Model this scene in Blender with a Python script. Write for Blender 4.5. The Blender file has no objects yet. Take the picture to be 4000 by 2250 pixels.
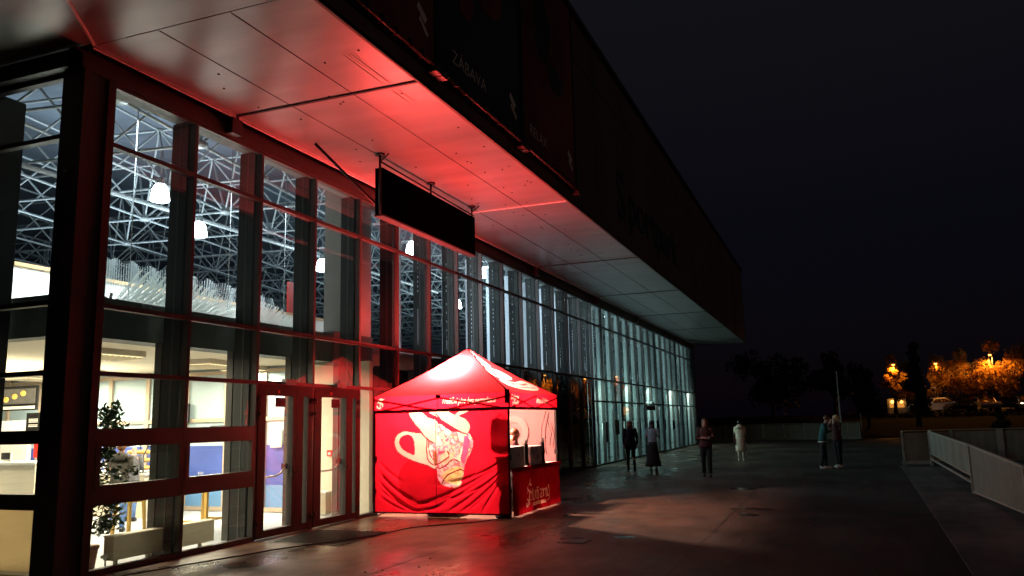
import bpy, bmesh, math, random
from mathutils import Vector, Matrix
random.seed(7)
D = bpy.data; C = bpy.context.scene.collection; PI = math.pi
R = math.radians

# ------------------------------------------------------------------ materials
def new_mat(name):
    m = D.materials.new(name); m.use_nodes = True
    nt = m.node_tree; nt.nodes.clear()
    out = nt.nodes.new('ShaderNodeOutputMaterial')
    return m, nt, out
def noise_col(nt, c, amt, scale, stretch=(1, 1, 1)):
    tc = nt.nodes.new('ShaderNodeTexCoord'); mp = nt.nodes.new('ShaderNodeMapping')
    mp.inputs['Scale'].default_value = stretch
    nt.links.new(tc.outputs['Object'], mp.inputs[0])
    n = nt.nodes.new('ShaderNodeTexNoise'); n.inputs['Scale'].default_value = scale
    n.inputs['Detail'].default_value = 6
    nt.links.new(mp.outputs[0], n.inputs['Vector'])
    r = nt.nodes.new('ShaderNodeValToRGB')
    r.color_ramp.elements[0].position = .3; r.color_ramp.elements[1].position = .7
    r.color_ramp.elements[0].color = (*[max(0, v*(1-amt)) for v in c], 1)
    r.color_ramp.elements[1].color = (*[min(1, v*(1+amt)) for v in c], 1)
    nt.links.new(n.outputs['Fac'], r.inputs[0])
    return r.outputs[0], n, mp
def pbr(name, c, rough=.6, metal=0, amt=.12, scale=6, bump=0, stretch=(1, 1, 1), spec=.5, emis=None, es=0):
    m, nt, out = new_mat(name)
    b = nt.nodes.new('ShaderNodeBsdfPrincipled')
    col, n, mp = noise_col(nt, c, amt, scale, stretch)
    nt.links.new(col, b.inputs['Base Color'])
    b.inputs['Roughness'].default_value = rough; b.inputs['Metallic'].default_value = metal
    b.inputs['Specular IOR Level'].default_value = spec
    if bump:
        bp = nt.nodes.new('ShaderNodeBump'); bp.inputs['Strength'].default_value = bump
        bp.inputs['Distance'].default_value = .02
        nt.links.new(n.outputs['Fac'], bp.inputs['Height']); nt.links.new(bp.outputs[0], b.inputs['Normal'])
    if emis:
        b.inputs['Emission Color'].default_value = (*emis, 1); b.inputs['Emission Strength'].default_value = es
    nt.links.new(b.outputs[0], out.inputs[0])
    return m
def emit(name, c, s):
    m, nt, out = new_mat(name)
    e = nt.nodes.new('ShaderNodeEmission'); e.inputs[0].default_value = (*c, 1); e.inputs[1].default_value = s
    nt.links.new(e.outputs[0], out.inputs[0]); return m
def glass(name, tint=(.86, .92, .9), refl=1.0, ior=1.52, rough=0.0):
    m, nt, out = new_mat(name)
    t = nt.nodes.new('ShaderNodeBsdfTransparent'); t.inputs[0].default_value = (*tint, 1)
    g = nt.nodes.new('ShaderNodeBsdfGlossy'); g.inputs['Roughness'].default_value = rough
    f = nt.nodes.new('ShaderNodeFresnel'); f.inputs[0].default_value = ior
    mu = nt.nodes.new('ShaderNodeMath'); mu.operation = 'MULTIPLY'; mu.inputs[1].default_value = refl; mu.use_clamp = True
    # slight waviness of the panes
    tc = nt.nodes.new('ShaderNodeTexCoord'); n = nt.nodes.new('ShaderNodeTexNoise'); n.inputs['Scale'].default_value = .9
    bp = nt.nodes.new('ShaderNodeBump'); bp.inputs['Strength'].default_value = .004; bp.inputs['Distance'].default_value = .02
    nt.links.new(tc.outputs['Object'], n.inputs['Vector']); nt.links.new(n.outputs['Fac'], bp.inputs['Height'])
    nt.links.new(bp.outputs[0], g.inputs['Normal'])
    nt.links.new(f.outputs[0], mu.inputs[0])
    mx = nt.nodes.new('ShaderNodeMixShader')
    nt.links.new(mu.outputs[0], mx.inputs[0]); nt.links.new(t.outputs[0], mx.inputs[1]); nt.links.new(g.outputs[0], mx.inputs[2])
    nt.links.new(mx.outputs[0], out.inputs[0]); return m
def cloth(name, diff, trans, tw=.5, rough_amt=.12, scale=2.5, see=0.0, gloss=0.0):
    m, nt, out = new_mat(name)
    d = nt.nodes.new('ShaderNodeBsdfDiffuse'); t = nt.nodes.new('ShaderNodeBsdfTranslucent')
    col, n, mp = noise_col(nt, diff, rough_amt, scale); nt.links.new(col, d.inputs[0])
    col2, n2, mp2 = noise_col(nt, trans, rough_amt, scale*1.3); nt.links.new(col2, t.inputs[0])
    mx = nt.nodes.new('ShaderNodeMixShader'); mx.inputs[0].default_value = tw
    nt.links.new(d.outputs[0], mx.inputs[1]); nt.links.new(t.outputs[0], mx.inputs[2])
    w = nt.nodes.new('ShaderNodeTexNoise'); w.inputs['Scale'].default_value = 3; w.inputs['Detail'].default_value = 4
    bp = nt.nodes.new('ShaderNodeBump'); bp.inputs['Strength'].default_value = .35; bp.inputs['Distance'].default_value = .03
    nt.links.new(w.outputs['Fac'], bp.inputs['Height'])
    nt.links.new(bp.outputs[0], d.inputs['Normal']); nt.links.new(bp.outputs[0], t.inputs['Normal'])
    last = mx
    if see > 0:
        tr = nt.nodes.new('ShaderNodeBsdfTransparent'); m2 = nt.nodes.new('ShaderNodeMixShader'); m2.inputs[0].default_value = see
        nt.links.new(last.outputs[0], m2.inputs[1]); nt.links.new(tr.outputs[0], m2.inputs[2]); last = m2
    nt.links.new(last.outputs[0], out.inputs[0]); return m

M = {}
M['frame'] = pbr('dark_red_brown_aluminium', (.060, .052, .048), .42, .2, .1, 9, .03)
M['frame_dark'] = pbr('dark_brown_steel', (.035, .030, .028), .5, .1, .15, 5)
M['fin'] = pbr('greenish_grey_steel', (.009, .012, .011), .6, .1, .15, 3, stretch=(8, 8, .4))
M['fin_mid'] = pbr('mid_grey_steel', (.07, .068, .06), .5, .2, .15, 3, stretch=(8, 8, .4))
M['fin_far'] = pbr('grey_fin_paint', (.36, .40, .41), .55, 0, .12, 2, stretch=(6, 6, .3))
M['frame_door'] = pbr('dark_door_frame', (.045, .034, .032), .62, 0, .1, 9, spec=.25)
M['fin_light'] = pbr('light_grey_blue_panel', (.46, .49, .55), .6, 0, .06, 2, stretch=(6, 6, .3))
M['gasket'] = pbr('black_rubber', (.01, .01, .01), .6)
M['glass'] = glass('window_glass', (.84, .90, .88), 2.1)
M['glass_far'] = glass('green_window_glass', (.68, .80, .79), 1.5)
M['beam'] = pbr('dark_green_beam_paint', (.045, .06, .05), .6, 0, .1, 2)
M['white'] = pbr('white_plaster', (.72, .73, .70), .8, 0, .04, 3)
M['cream'] = pbr('cream_plaster', (.72, .66, .52), .8, 0, .04, 3)
M['column_grey'] = pbr('grey_plaster', (.26, .25, .24), .8, 0, .05, 2)
M['wood'] = pbr('pale_wood', (.55, .36, .18), .5, 0, .2, 6, stretch=(1, 8, 8))
M['yellow_wood'] = pbr('yellow_birch', (.75, .48, .12), .45, 0, .1, 6)
M['wood_frame'] = pbr('beige_partition_frame', (.48, .38, .28), .5, 0, .08, 6)
M['pale_blue'] = pbr('pale_blue_panel', (.42, .56, .62), .4, 0, .05, 1.5)
M['blue'] = pbr('deep_blue_panel', (.06, .10, .36), .35, 0, .15, 1.2)
M['mid_blue'] = pbr('mid_blue_panel', (.12, .27, .50), .35, 0, .08, 1.2)
M['lino'] = pbr('light_blue_grey_lino', (.42, .46, .50), .35, 0, .06, 4, .02)
M['deck'] = pbr('dark_navy_roof_deck', (.11, .14, .18), .7, 0, .3, .6)
M['deck_pale'] = pbr('pale_roof_panels', (.25, .26, .25), .7, 0, .2, .8)
M['truss'] = pbr('white_painted_tube', (.32, .37, .40), .4, .1, .1, 4)
M['sculpt'] = cloth('white_perspex', (.85, .9, .86), (.7, .8, .8), .35)
M['sculpt_back'] = cloth('frosted_perspex', (.55, .66, .72), (.5, .6, .66), .4, see=.3)
M['sculpt_dark'] = pbr('grey_steel_spine', (.12, .12, .12), .5, .3)
M['lamp_on'] = emit('hall_lamp_glow', (.88, .95, 1), 30)
M['lamp_warm'] = emit('warm_diffuser_glow', (1, .78, .42), 2.0)
M['lamp_body'] = pbr('lamp_housing', (.55, .5, .42), .5)
M['black'] = pbr('black_paint', (.008, .008, .008), .55, 0, .2, 6, spec=.25)
M['sign_black'] = pbr('matt_black_screen', (.0008, .0008, .0008), 1.0, 0, .2, 6, spec=0)
M['black_metal'] = pbr('black_metal', (.015, .012, .012), .45, .3)
M['steel'] = pbr('brushed_steel', (.55, .53, .5), .35, .8, .1, 9)
M['red_plastic'] = pbr('red_plastic', (.55, .03, .02), .4)
M['white_plastic'] = pbr('white_plastic', (.75, .74, .72), .4, 0, .03)
M['grey_box'] = pbr('brushed_cooler_side', (.50, .47, .47), .3, .4, .05, 6)
M['radiator'] = pbr('radiator_paint', (.40, .36, .26), .5, 0, .05)
M['tentred'] = cloth('red_tent_fabric', (.30, .004, .010), (.40, .0055, .016), .66, .12, 2)
M['canopyred'] = cloth('red_canopy_fabric', (.30, .004, .010), (.56, .030, .042), .7, .08, 2)
M['skirtred'] = cloth('red_counter_skirt', (.30, .004, .009), (.24, .003, .008), .45, .14, 5)
M['printcircle'] = cloth('darker_red_print', (.22, .003, .008), (.22, .003, .008), .6, .08, 3)
M['printwhite'] = cloth('white_print', (.60, .50, .45), (.42, .25, .20), .5, .10, 7)
def pearl():
    m = cloth('pearl_print', (.6, .35, .38), (.36, .13, .13), .5, .45, 5); nt = m.node_tree
    for r_ in [n for n in nt.nodes if n.type == 'VALTORGB']:
        e = r_.color_ramp.elements; e[0].position = .30; e[0].color = (.40, .03, .05, 1); e[1].position = .72; e[1].color = (.55, .42, .34, 1)
        for p, c in ((.38, (.50, .16, .20, 1)), (.45, (.42, .30, .22, 1)), (.50, (.16, .05, .05, 1)), (.55, (.55, .24, .30, 1)), (.62, (.36, .36, .24, 1))):
            e.new(p).color = c
    return m
M['printpink'] = pearl()
M['printyellow'] = cloth('yellow_print', (.5, .4, .2), (.42, .30, .12), .5, .4, 14)
M['printmagenta'] = cloth('magenta_print', (.4, .08, .2), (.36, .05, .12), .5, .4, 8)
M['printpearl'] = cloth('pearl_green_print', (.45, .5, .4), (.34, .24, .16), .5, .4, 8)
M['printbrown'] = cloth('brown_print', (.2, .1, .06), (.16, .05, .03), .5, .4, 8)
M['printcream'] = cloth('cream_print', (.75, .60, .46), (.62, .42, .28), .5, .15, 12)
M['printdark'] = cloth('dark_print_outline', (.05, .01, .02), (.10, .01, .02), .5)
M['tentpale'] = cloth('pale_inner_fabric', (.36, .20, .20), (.10, .02, .02), .25, .06, 1.5)
M['tentpale2'] = cloth('pale_inner_print', (.41, .25, .24), (.12, .03, .03), .25, .05, 2)
M['hair_black'] = pbr('black_hair', (.012, .009, .008), .5, 0, .3, 30, stretch=(4, 4, 1))
M['hair_red'] = pbr('red_hair', (.22, .055, .02), .5, 0, .3, 30)
M['hair_brown'] = pbr('brown_hair', (.16, .06, .025), .5, 0, .3, 30)
M['hair_blond'] = pbr('blond_hair', (.62, .42, .20), .5, 0, .25, 30)
M['skin'] = pbr('skin', (.55, .30, .22), .5, 0, .08, 8)
M['navy'] = pbr('dark_navy_cloth', (.010, .012, .03), .85, 0, .3, 12, .2)
M['blackcloth'] = pbr('black_cloth', (.009, .009, .010), .85, 0, .3, 12, .2)
M['greyblue'] = pbr('grey_blue_knit', (.20, .25, .30), .85, 0, .2, 14, .2)
M['maroon'] = pbr('dark_maroon_cloth', (.075, .016, .014), .85, 0, .25, 12, .2)
M['puffer'] = pbr('cream_padded_nylon', (.78, .62, .47), .55, 0, .12, 6, .3)
M['teal'] = pbr('dark_teal_cloth', (.01, .09, .09), .8, 0, .25, 10, .2)
M['denim'] = pbr('blue_denim', (.10, .19, .42), .85, 0, .3, 16, .2)
M['olive'] = pbr('olive_brown_jacket', (.028, .024, .017), .85, 0, .3, 10, .2)
M['grey_knit'] = pbr('grey_knit', (.10, .10, .115), .85, 0, .25, 14, .2)
M['shoe_white'] = pbr('white_shoe', (.85, .78, .66), .5)
M['shoe_dark'] = pbr('dark_shoe', (.012, .012, .012), .4)
M['leaf'] = pbr('ficus_leaf', (.035, .085, .02), .35, 0, .5, 9)
M['leaf_tree'] = cloth('tree_leaf', (.40, .24, .06), (.50, .28, .06), .5, .5, .8)
M['leaf_dark'] = pbr('night_conifer_leaf', (.012, .015, .008), .8, 0, .4, 2)
M['bark'] = pbr('bark', (.035, .025, .018), .9, 0, .3, 6, .4)
M['terracotta'] = pbr('terracotta', (.30, .12, .07), .7)
M['fence_metal'] = pbr('galvanised_fence', (.42, .38, .30), .5, .3, .15, 5)
M['concrete'] = pbr('rough_concrete', (.26, .25, .20), .85, 0, .2, 3, .2)
M['barrel'] = pbr('blue_barrel', (.015, .03, .16), .4)
M['fascia_mat'] = pbr('dark_fascia_panels', (.10, .068, .055), .6, 0, .35, .35, stretch=(1, 1, .3))
M['letter'] = pbr('fascia_letter_paint', (.012, .03, .03), .5)
M['banner_a'] = pbr('banner_brown', (.14, .03, .02), .6, 0, .7, .5)
M['banner_b'] = pbr('banner_navy', (.03, .035, .055), .6, 0, .9, .45)
M['banner_txt'] = pbr('banner_lettering', (.75, .72, .65), .6)
M['asph_white'] = pbr('road_dust', (.3, .28, .25), .9)
M['tail'] = emit('tail_light', (1, .05, .02), 6)
M['headl'] = emit('car_lamp', (1, .8, .55), 8)
M['sodium'] = emit('sodium_lamp', (1, .42, .07), 7)
M['winglow'] = emit('white_window_glow', (.9, 1, .9), 2.2)
M['kioskglow'] = emit('orange_canopy_glow', (1, .38, .06), .7)
M['carglass'] = pbr('car_glass', (.01, .01, .012), .08, 0, .1, 3, spec=.8)
M['tyre'] = pbr('tyre', (.01, .01, .01), .8)

def perforated(name, c, dens=.72):
    m, nt, out = new_mat(name)
    b = nt.nodes.new('ShaderNodeBsdfPrincipled'); col, n, mp = noise_col(nt, c, .15, 3); nt.links.new(col, b.inputs['Base Color'])
    b.inputs['Roughness'].default_value = .6
    t = nt.nodes.new('ShaderNodeBsdfTransparent'); v = nt.nodes.new('ShaderNodeTexVoronoi'); v.inputs['Scale'].default_value = 28
    v.inputs['Randomness'].default_value = 0
    tc = nt.nodes.new('ShaderNodeTexCoord'); nt.links.new(tc.outputs['Object'], v.inputs['Vector'])
    lt = nt.nodes.new('ShaderNodeMath'); lt.operation = 'LESS_THAN'; lt.inputs[1].default_value = dens
    ml = nt.nodes.new('ShaderNodeMath'); ml.operation = 'MULTIPLY'; ml.inputs[1].default_value = .30
    lt.inputs[1].default_value = .4
    nt.links.new(v.outputs['Distance'], lt.inputs[0]); nt.links.new(lt.outputs[0], ml.inputs[0])
    mx = nt.nodes.new('ShaderNodeMixShader'); nt.links.new(ml.outputs[0], mx.inputs[0])
    nt.links.new(b.outputs[0], mx.inputs[1]); nt.links.new(t.outputs[0], mx.inputs[2]); nt.links.new(mx.outputs[0], out.inputs[0])
    return m
M['mesh_panel'] = perforated('perforated_sheet', (.27, .25, .19))

def soffit_mat():
    m, nt, out = new_mat('ribbed_white_soffit_sheet')
    b = nt.nodes.new('ShaderNodeBsdfPrincipled')
    col, n, mp = noise_col(nt, (.36, .34, .33), .16, 1.1, (.5, 2.2, 1)); nt.links.new(col, b.inputs['Base Color'])
    b.inputs['Roughness'].default_value = .28; b.inputs['Metallic'].default_value = .35
    tc = nt.nodes.new('ShaderNodeTexCoord')
    w = nt.nodes.new('ShaderNodeTexWave'); w.wave_type = 'BANDS'; w.bands_direction = 'X'; w.inputs['Scale'].default_value = 9
    nt.links.new(tc.outputs['Object'], w.inputs['Vector'])
    bp = nt.nodes.new('ShaderNodeBump'); bp.inputs['Strength'].default_value = .28; bp.inputs['Distance'].default_value = .006
    nt.links.new(w.outputs['Fac'], bp.inputs['Height'])
    n2 = nt.nodes.new('ShaderNodeTexNoise'); n2.inputs['Scale'].default_value = .7
    nt.links.new(tc.outputs['Object'], n2.inputs['Vector'])
    bp2 = nt.nodes.new('ShaderNodeBump'); bp2.inputs['Strength'].default_value = .25; bp2.inputs['Distance'].default_value = .02
    nt.links.new(n2.outputs['Fac'], bp2.inputs['Height']); nt.links.new(bp.outputs[0], bp2.inputs['Normal'])
    nt.links.new(bp2.outputs[0], b.inputs['Normal']); nt.links.new(b.outputs[0], out.inputs[0]); return m
M['soffit'] = soffit_mat()

def ground_mat(name, c, wet, r0, r1, x_falloff=True):
    m, nt, out = new_mat(name)
    b = nt.nodes.new('ShaderNodeBsdfPrincipled'); tc = nt.nodes.new('ShaderNodeTexCoord')
    def noise(s, d=6, st=(1, 1, 1)):
        mp = nt.nodes.new('ShaderNodeMapping'); mp.inputs['Scale'].default_value = st
        nt.links.new(tc.outputs['Object'], mp.inputs[0])
        n = nt.nodes.new('ShaderNodeTexNoise'); n.inputs['Scale'].default_value = s; n.inputs['Detail'].default_value = d
        n.inputs['Roughness'].default_value = .62
        nt.links.new(mp.outputs[0], n.inputs['Vector']); return n
    big = noise(.45, 5); mid = noise(2.2, 8, (1.4, .7, 1)); fine = noise(60, 3)
    r = nt.nodes.new('ShaderNodeValToRGB'); r.color_ramp.elements[0].position = .32; r.color_ramp.elements[1].position = .68
    r.color_ramp.elements[0].color = (*[v*.45 for v in c], 1); r.color_ramp.elements[1].color = (*[v*1.4 for v in c], 1)
    a = nt.nodes.new('ShaderNodeMath'); a.operation = 'ADD'
    nt.links.new(big.outputs['Fac'], a.inputs[0])
    s = nt.nodes.new('ShaderNodeMath'); s.operation = 'MULTIPLY_ADD'; s.inputs[1].default_value = .9; s.inputs[2].default_value = -.45
    nt.links.new(mid.outputs['Fac'], s.inputs[0]); nt.links.new(s.outputs[0], a.inputs[1]); nt.links.new(a.outputs[0], r.inputs[0])
    spk = nt.nodes.new('ShaderNodeMix'); spk.data_type = 'RGBA'; spk.blend_type = 'MULTIPLY'; spk.inputs[0].default_value = .7
    fr = nt.nodes.new('ShaderNodeValToRGB'); fr.color_ramp.elements[0].position = .35; fr.color_ramp.elements[1].position = .62
    fr.color_ramp.elements[0].color = (.45, .45, .45, 1)
    falloff_mix = nt.nodes.new('ShaderNodeMix'); falloff_mix.data_type = 'RGBA'; falloff_mix.blend_type = 'MULTIPLY'; falloff_mix.inputs[0].default_value = 1
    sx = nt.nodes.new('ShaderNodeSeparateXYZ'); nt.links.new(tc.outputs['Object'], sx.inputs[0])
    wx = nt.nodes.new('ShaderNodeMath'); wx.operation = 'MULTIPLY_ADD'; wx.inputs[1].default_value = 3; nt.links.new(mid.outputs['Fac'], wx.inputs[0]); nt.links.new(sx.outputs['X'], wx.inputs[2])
    mr = nt.nodes.new('ShaderNodeMapRange'); mr.inputs[1].default_value = 4.5; mr.inputs[2].default_value = 10; mr.inputs[3].default_value = 1.5 if x_falloff else 1; mr.inputs[4].default_value = .26 if x_falloff else 1  # facade light falloff put into the colour: paler near, darker out
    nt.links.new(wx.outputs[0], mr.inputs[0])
    ra_ = nt.nodes.new('ShaderNodeMath'); ra_.operation = 'MULTIPLY_ADD'; ra_.inputs[1].default_value = -.30 if x_falloff else 0; ra_.inputs[2].default_value = .45 if x_falloff else 0; nt.links.new(mr.outputs[0], ra_.inputs[0])
    rb_ = nt.nodes.new('ShaderNodeMath'); rb_.operation = 'ADD'; nt.links.new(ra_.outputs[0], rb_.inputs[0]); ROUGH_SUM = rb_
    nt.links.new(r.outputs[0], falloff_mix.inputs[6]); nt.links.new(mr.outputs[0], falloff_mix.inputs[7])
    nt.links.new(fine.outputs['Fac'], fr.inputs[0]); nt.links.new(falloff_mix.outputs[2], spk.inputs[6]); nt.links.new(fr.outputs[0], spk.inputs[7])
    nt.links.new(spk.outputs[2], b.inputs['Base Color'])
    rr = nt.nodes.new('ShaderNodeMapRange'); rr.inputs[1].default_value = .40; rr.inputs[2].default_value = .60
    rr.inputs[3].default_value = r0; rr.inputs[4].default_value = r1
    b.inputs['Specular IOR Level'].default_value = .5; wetn = noise(.35, 4, (1.6, .8, 1)); nt.links.new(wetn.outputs['Fac'], rr.inputs[0]); RR = rr
    nt.links.new(RR.outputs[0], ROUGH_SUM.inputs[1]); nt.links.new(ROUGH_SUM.outputs[0], b.inputs['Roughness'])
    bp = nt.nodes.new('ShaderNodeBump'); bp.inputs['Strength'].default_value = .55; bp.inputs['Distance'].default_value = .008
    ad = nt.nodes.new('ShaderNodeMath'); ad.operation = 'MULTIPLY_ADD'; ad.inputs[1].default_value = .5
    nt.links.new(fine.outputs['Fac'], ad.inputs[0]); nt.links.new(mid.outputs['Fac'], ad.inputs[2])
    nt.links.new(ad.outputs[0], bp.inputs['Height']); nt.links.new(bp.outputs[0], b.inputs['Normal'])
    nt.links.new(b.outputs[0], out.inputs[0]); return m
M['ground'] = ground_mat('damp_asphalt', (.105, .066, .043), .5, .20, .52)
M['pavement'] = ground_mat('worn_pavement', (.13, .11, .10), .2, .5, .8, False)
M['parking'] = ground_mat('parking_asphalt', (.07, .065, .06), .2, .4, .8)
M['unlit_slope'] = pbr('unlit_grass', (.008, .009, .006), 1.0, 0, .4, 2, .4, spec=.02)  # near-black: the dark of the unlit slope is put into the colour
M['puddle'] = pbr('wet_patch', (.045, .042, .036), .14, 0, .5, 7, .3)

# ------------------------------------------------------------------ mesh builder
class MB:
    def __init__(s): s.v = []; s.f = []; s.sm = []; s.m = 0; s.mi = {}
    def add(s, vs, fs, smooth=False):
        o = len(s.v); s.v += [tuple(p) for p in vs]
        for f in fs:
            if s.m: s.mi[len(s.f)] = s.m
            s.f.append(tuple(i+o for i in f)); s.sm.append(smooth)
        return s
    def box(s, x0, x1, y0, y1, z0, z1):
        return s.add([(x0, y0, z0), (x1, y0, z0), (x1, y1, z0), (x0, y1, z0), (x0, y0, z1), (x1, y0, z1), (x1, y1, z1), (x0, y1, z1)],
                     [(0, 3, 2, 1), (4, 5, 6, 7), (0, 1, 5, 4), (1, 2, 6, 5), (2, 3, 7, 6), (3, 0, 4, 7)])
    def quad(s, a, b, c, d): return s.add([a, b, c, d], [(0, 1, 2, 3)])
    def poly(s, pts): return s.add(pts, [tuple(range(len(pts)))])
    def bar(s, p, q, w, h, up=(0, 0, 1)):
        p = Vector(p); q = Vector(q); d = (q-p).normalized(); u = Vector(up)
        if abs(d.dot(u)) > .98: u = Vector((1, 0, 0))
        r = d.cross(u).normalized()*w/2; t = r.normalized().cross(d).normalized()*h/2
        vs = [p-r-t, p+r-t, p+r+t, p-r+t, q-r-t, q+r-t, q+r+t, q-r+t]
        return s.add(vs, [(0, 1, 2, 3), (7, 6, 5, 4), (0, 4, 5, 1), (1, 5, 6, 2), (2, 6, 7, 3), (3, 7, 4, 0)])
    def tube(s, pts, rad, n=8, cap=True):
        pts = [Vector(p) for p in pts]
        if not hasattr(rad, '__len__'): rad = [rad]*len(pts)
        rings = []
        for i, p in enumerate(pts):
            d = (pts[min(i+1, len(pts)-1)]-pts[max(i-1, 0)]).normalized()
            u = Vector((0, 0, 1)) if abs(d.z) < .9 else Vector((1, 0, 0))
            r = d.cross(u).normalized(); t = r.cross(d)
            rings.append([p+(r*math.cos(2*PI*k/n)+t*math.sin(2*PI*k/n))*rad[i] for k in range(n)])
        vs = [q for rg in rings for q in rg]; fs = []
        for i in range(len(pts)-1):
            for k in range(n):
                a = i*n+k; b = i*n+(k+1) % n; fs.append((a, b, b+n, a+n))
        if cap: fs.append(tuple(range(n-1, -1, -1))); fs.append(tuple(range((len(pts)-1)*n, len(pts)*n)))
        return s.add(vs, fs, True)
    def loft(s, rings, n=14, cap=True, ang=0):
        # ring = (cx, cy, z, rx, ry)
        vs = []
        for (cx, cy, z, rx, ry) in rings:
            for k in range(n):
                a = 2*PI*k/n
                vs.append((cx+rx*math.cos(a), cy+ry*math.sin(a), z))
        fs = []
        for i in range(len(rings)-1):
            for k in range(n):
                a = i*n+k; b = i*n+(k+1) % n; fs.append((a, b, b+n, a+n))
        if cap: fs.append(tuple(range(n-1, -1, -1))); fs.append(tuple(range((len(rings)-1)*n, len(rings)*n)))
        return s.add(vs, fs, True)
    def ball(s, c, rx, ry, rz, n=10, m=7):
        return s.loft([(c[0], c[1], c[2]-rz*math.cos(PI*i/m), max(.001, rx*math.sin(PI*i/m)), max(.001, ry*math.sin(PI*i/m))) for i in range(m+1)], n, False)
    def build(s, name, mat, parent=None, loc=None):
        me = D.meshes.new(name); me.from_pydata(s.v, [], s.f)
        me.polygons.foreach_set('use_smooth', s.sm); me.update()
        o = D.objects.new(name, me); C.objects.link(o)
        for q in (mat if isinstance(mat, list) else [mat]): me.materials.append(q)
        for k, i in s.mi.items(): me.polygons[k].material_index = i
        if parent:
            o.parent = parent; o.location = -Vector(parent.location) if loc is None else loc
            if parent.parent: o.location = Vector((0, 0, 0)) if loc is None else loc
        return o
def tag(o, label, cat=None, group=None, kind=None):
    if label: o['label'] = label
    if cat: o['category'] = cat
    if group: o['group'] = group
    if kind: o['kind'] = kind
    return o
def thing(name, label, cat, loc=(0, 0, 0), rz=0, group=None):
    o = D.objects.new(name, None); C.objects.link(o); o.location = loc; o.rotation_euler = (0, 0, rz)
    o.empty_display_size = .2
    return tag(o, label, cat, group)
def L(o): return (0, 0, 0)      # local placement for things modelled in their own space
def dup(root, loc, rz=None):
    r = root.copy(); C.objects.link(r); r.location = loc
    if rz is not None: r.rotation_euler = (0, 0, rz)
    for ch in list(root.children):
        c = ch.copy(); C.objects.link(c); c.parent = r
        for g in list(ch.children):
            d = g.copy(); C.objects.link(d); d.parent = c
    return r
def text(s, name, size, mat, parent, mtx, ext=.004, shear=0, bold=0, sx=1, align='LEFT'):
    cu = D.curves.new(name, 'FONT'); cu.body = s; cu.size = size; cu.extrude = ext; cu.shear = shear; cu.offset = bold; cu.align_x = align
    t = D.objects.new(name, cu); C.objects.link(t)
    bpy.context.view_layer.update()
    me = D.meshes.new_from_object(t.evaluated_get(bpy.context.evaluated_depsgraph_get()))
    D.objects.remove(t); D.curves.remove(cu)
    me.transform(Matrix.Diagonal((sx, 1, 1, 1))); me.transform(mtx)
    o = D.objects.new(name, me); C.objects.link(o); me.materials.clear(); me.materials.append(mat)
    if parent:
        o.parent = parent; o.location = -Vector(parent.location) if not parent.parent else (0, 0, 0)
    return o
def frame_mtx(o, xa, ya):      # text plane: origin, x axis, y axis
    xa = Vector(xa).normalized(); ya = Vector(ya).normalized(); za = xa.cross(ya)
    m = Matrix((xa, ya, za)).transposed().to_4x4(); m.translation = Vector(o); return m
def light(name, kind, loc, power, col, size=.2, rot=None, parent=None, sy=None, spread=None):
    l = D.lights.new(name, kind); l.energy = power; l.color = col
    if kind == 'AREA':
        l.size = size
        if sy: l.shape = 'RECTANGLE'; l.size_y = sy
        if spread: l.spread = spread
    else: l.shadow_soft_size = size
    o = D.objects.new(name, l); C.objects.link(o); o.location = loc
    if rot: o.rotation_euler = rot
    if parent: o.parent = parent; o.location = Vector(loc)-Vector(parent.location)
    return o

# ------------------------------------------------------------------ ground and setting
def terrain(x, y):
    t = max(0, min(1, (y-66)/20)); t = t*t*(3-2*t)
    t2 = max(0, min(1, (x-16)/22)); t2 = t2*t2*(3-2*t2)
    return 1.62*t*1.0 + 0*t2
mb = MB()
xs = [-400, -200, -80, -30, -5, 5, 15, 25, 40, 70, 120, 250, 500]
ys = [-60, -20, 0, 20, 33, 40, 60, 63, 66, 69, 72, 75, 78, 81, 84, 87, 95, 120, 200, 500, 900]
for y in ys:
    for x in xs: mb.v.append((x, y, terrain(x, y)-.0))
for j in range(len(ys)-1):
    for i in range(len(xs)-1):
        a = j*len(xs)+i; mb.f.append((a, a+1, a+1+len(xs), a+len(xs))); mb.sm.append(True)
for k, fc in enumerate(mb.f):
    if min(mb.v[i][1] for i in fc) > 62 or (min(mb.v[i][0] for i in fc) > 14 and min(mb.v[i][1] for i in fc) > 32): mb.mi[k] = 1
tag(mb.build('ground', [M['ground'], M['unlit_slope']]), None, kind='structure')
mb = MB(); mb.quad((-200, 85, 1.628), (300, 85, 1.628), (300, 112, 1.628), (-200, 112, 1.628))
tag(mb.build('parking_lot', M['parking']), None, kind='structure')
mb = MB()   # right-hand pavement strip with its low kerb
P0, P1 = (9.15, -6), (10.28, 28.6)
mb.add([(*P0, .012), (30, -6, .012), (30, 29.6, .012), (10.28, 29.6, .012), (*P1, .012), (*P0, 0), (*P1, 0), (10.28, 29.6, 0)],
       [(0, 1, 2, 3, 4), (5, 0, 4, 6), (6, 4, 3, 7)])
tag(mb.build('pavement', M['pavement']), None, kind='structure')
for i, (x, y, rx, ry) in enumerate([(4.71, 11.81, .16, .12), (5.45, 12.1, .13, .10), (6.9, 16.2, .35, .22), (6.28, 20.58, .3, .3), (6.9, 15.2, .2, .2)]):
    mb = MB(); pts = []
    for k in range(40):
        a = 2*PI*k/40; q = 1+.16*math.sin(2*a+i)+.10*math.sin(3*a+2*i)+.05*math.sin(7*a+i)
        pts.append((x+rx*q*math.cos(a), y+ry*q*math.sin(a), .004))
    mb.poly(pts); tag(mb.build('puddle', M['puddle']), None, kind='structure')

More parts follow.
